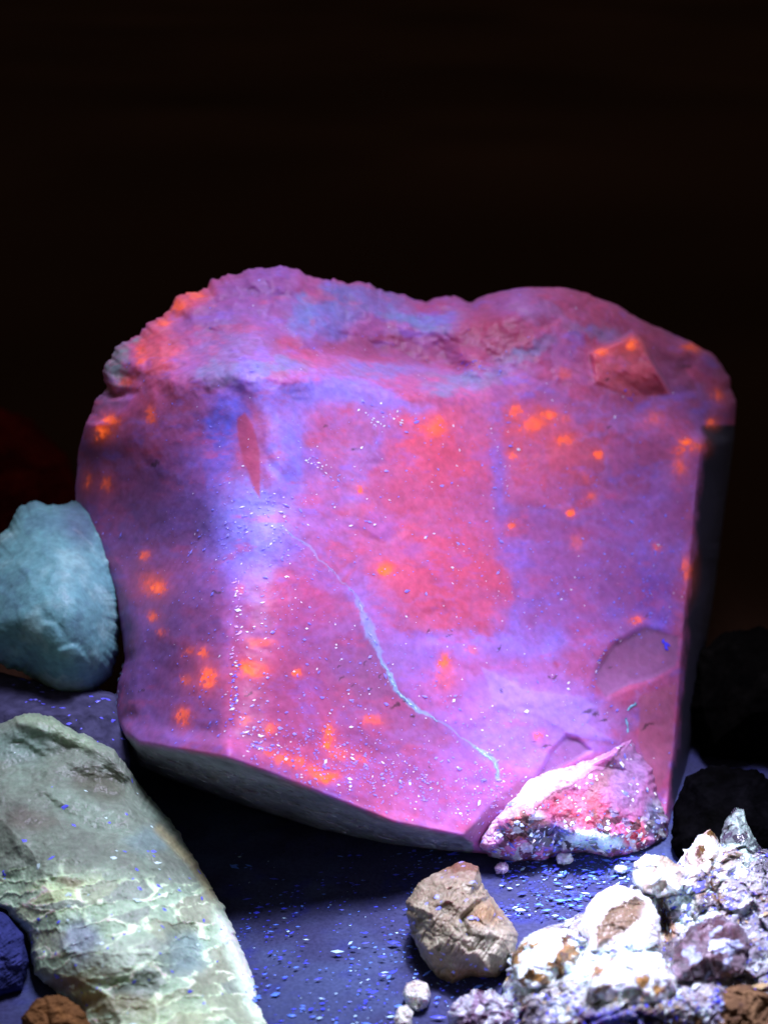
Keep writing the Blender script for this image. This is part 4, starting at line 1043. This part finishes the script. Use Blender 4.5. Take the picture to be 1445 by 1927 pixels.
lump('crystal_lump', [(965, 1850), (962, 1800), (985, 1765), (1025, 1745), (1070, 1748), (1095, 1775), (1090, 1830), (1050, 1860), (1000, 1868)], (1028, 1805), cd(80), 50, crystal(WH, TN, BR, 103, .55, .3), lumpy(60, 8, 104, 36, 22, .8, 2), 'white lump at the left end', seed=31)
lump('crystal_lump', [(1100, 1860), (1120, 1815), (1175, 1790), (1240, 1798), (1275, 1840), (1268, 1880), (1210, 1895), (1140, 1890)], (1190, 1845), cd(150), 40, crystal(WH, (.6, .58, .66), TN, 105, .6, .3), lumpy(60, 8, 106, 40, 24, .8, 2), 'brightest white lump in the middle', seed=33)

# ------------------------------------------------------------------ smaller stones around the cluster
simple_stone('stone', [(1268, 1950), (1272, 1895), (1310, 1862), (1370, 1848), (1430, 1856), (1480, 1880), (1500, 1990), (1400, 2030), (1300, 2020)], 2015, (1385, 1935), 60, .2, plain((.13, .075, .04), (.2, .12, .06), (.05, .03, .03), 111), lumpy(50, 16, 112, 30, 20), M_DARK, 'dark brown stone in the bottom right corner', seed=35, back=90)
mauve, mf = simple_stone('stone', [(845, 1912), (850, 1885), (880, 1868), (910, 1862), (945, 1872), (972, 1888), (985, 1915), (975, 1960), (930, 1985), (880, 1980), (850, 1950)], 1975, (915, 1920), 50, .25, crystal((.70, .66, .74), (.36, .26, .36), (.16, .09, .12), 113, .35, .45, 10), lumpy(36, 14, 114, 20, 20), M_SPARK, 'mauve and white jagged stone at the bottom below the tan pebble', seed=37, back=60, rough=12)
simple_stone('pebble', [(757, 1872), (765, 1850), (785, 1842), (805, 1850), (812, 1872), (805, 1895), (785, 1905), (765, 1898)], 1900, (785, 1874), 24, .3, plain((.60, .62, .55), (.85, .88, .78), (.36, .28, .2), 115, 16), lumpy(20, 8, 116, 12, 10), M_SPARK, 'small yellowish white pebble left of the mauve stone', 'pebble', n_ang=160, n_rad=50, seed=39, back=30, rough=5, rim=10, rim_w=8)
simple_stone('pebble', [(742, 1915), (750, 1893), (766, 1890), (778, 1905), (775, 1935), (758, 1948), (744, 1938)], 1944, (760, 1917), 18, .3, plain((.70, .72, .62), (.88, .9, .8), (.42, .4, .4), 117, 14), lumpy(18, 6, 118, 10, 8), M_SPARK, 'tiny pale pebble at the bottom edge', 'pebble', n_ang=140, n_rad=40, seed=41, back=24, rough=4, rim=8, rim_w=7)
def crumb(label, x, y, r, c0, c1, c2, seed):
    rr = np.random.RandomState(seed)
    out = [(x + r * rr.uniform(.8, 1.2) * math.cos(a), y - r * .5 + .8 * r * rr.uniform(.8, 1.2) * math.sin(a)) for a in np.linspace(0, math.tau, 9)[:-1]]
    simple_stone('crumb', out, y + r * .35, (x, y - r * .5), r * .8, .3, plain(c0, c1, c2, seed, 8), lumpy(r, r * .35, seed + 1, r * .6, r * .4, fine=1.5), M_SPARK, label, 'crumb', n_ang=110, n_rad=34, seed=seed, back=r, rough=r * .3, escale=r * .6, rim=r * .4, rim_w=r * .3)
crumb('small pink white crumb on the blue dust beside the tan pebble', 945, 1642, 15, (.75, .6, .8), (.95, .9, .95), (.5, .36, .55), 121)
crumb('round white crumb at the foot of the pink crust', 1062, 1624, 16, (.92, .93, .96), (.97, .97, .97), (.8, .84, .95), 123)
crumb('glowing red orange crumb beside the round white crumb', 1014, 1614, 9, (1, .2, .06), (.95, .3, .25), (.9, .12, .05), 125)
crumb('pale cyan crumb beside the white crest of the crystal cluster', 1168, 1642, 13, (.55, .75, .97), (.8, .95, .97), (.3, .4, .9), 127)

# left edge: dark blue stone, dark brown stone under the cream one
simple_stone('stone', [(-80, 1720), (-30, 1700), (15, 1722), (45, 1760), (55, 1810), (42, 1862), (0, 1880), (-60, 1880)], 1878, (-15, 1790), 40, .3, plain((.035, .045, .16), (.05, .06, .22), (.02, .025, .09), 131), lumpy(60, 12, 132), M_DARK, 'smooth dark blue stone at the left edge below the cream stone', seed=43, back=60, rough=3)
simple_stone('stone', [(40, 1915), (70, 1880), (110, 1872), (150, 1892), (175, 1930), (170, 1990), (100, 2010), (40, 1980)], 2005, (110, 1940), 40, .2, plain((.16, .08, .03), (.24, .12, .04), (.06, .03, .02), 133), lumpy(40, 12, 134, 24, 14), M_DARK, 'rusty brown stone at the bottom left under the cream stone', seed=45, back=60)

# dim stones behind, their missing light painted in as very dark colour
simple_stone('stone', [(1290, 1330), (1310, 1230), (1360, 1190), (1440, 1180), (1560, 1220), (1600, 1340), (1560, 1420), (1420, 1440), (1320, 1420)], 1436, (1440, 1320), 120, .5, plain((.0022, .002, .0018), (.005, .0045, .004), (.001, .001, .001), 135, 120), lumpy(140, 30, 136, fine=0), M_DARK, 'dim grey brown stone in the dark behind the right edge of the specimen', n_ang=300, n_rad=90, seed=47, back=300, rough=10)
simple_stone('stone', [(1262, 1590), (1268, 1520), (1290, 1462), (1340, 1438), (1420, 1450), (1480, 1490), (1500, 1570), (1440, 1640), (1340, 1640), (1285, 1625)], 1636, (1370, 1545), 60, .6, plain((.0016, .0016, .002), (.003, .003, .004), (.001, .001, .001), 137, 60), lumpy(80, 16, 138, fine=0), M_DARK, 'low black stone shape added to darken the gap between the specimen and the crystal cluster', n_ang=260, n_rad=80, seed=49, back=120, rough=8)  # near-black shape put in where the gap only lies in shade
simple_stone('stone', [(-120, 960), (-90, 820), (-20, 760), (60, 790), (130, 860), (150, 950), (100, 1030), (-40, 1040)], 1036, (20, 910), 150, .6, plain((.09, .007, .006), (.13, .01, .008), (.04, .004, .004), 139, 120), lumpy(160, 50, 140), M_DARK, 'dim dark red stone far behind at the left edge', n_ang=260, n_rad=80, seed=51, back=400, rough=8)

# ------------------------------------------------------------------ dust on the table
def table_dust(n):
    pos, sz, cl = [], [], []
    zones = [((420, 860), (1600, 1960), .55), ((940, 1250), (1600, 1730), .55), ((20, 230), (1300, 1420), .07), ((860, 1000), (1820, 1960), .08)]
    for (x0, x1), (y0, y1), wt in zones:
        for _ in range(int(n * wt)):
            x, y = rs.uniform(x0, x1), rs.uniform(y0, y1)
            if fbm(np.array([[x, y, 0.]]), 60, 3, .6, 161)[0] + rs.uniform(-.5, .5) < .05: continue
            pos.append(to_world(x, y, dtab(y)))
            s_ = min(5, rs.lognormal(math.log(1.15), .6)); sz.append(s_)
            k = rs.rand()
            cl.append((.05, .07, .9) if k < .6 else (.10, .25, .95) if k < .9 else (.45, .75, .95))
    pos = np.array(pos); pos[:, 2] = np.array(sz) * .3 * U
    return flecks('table_dust', pos, np.tile([0, 0, 1.0], (len(pos), 1)), np.array(sz), np.array(cl), rnd, (1.2, 3.5))
o = table_dust(2600)
tag(o, 'fine blue glowing dust and lint on the table', 'dust', kind='stuff')
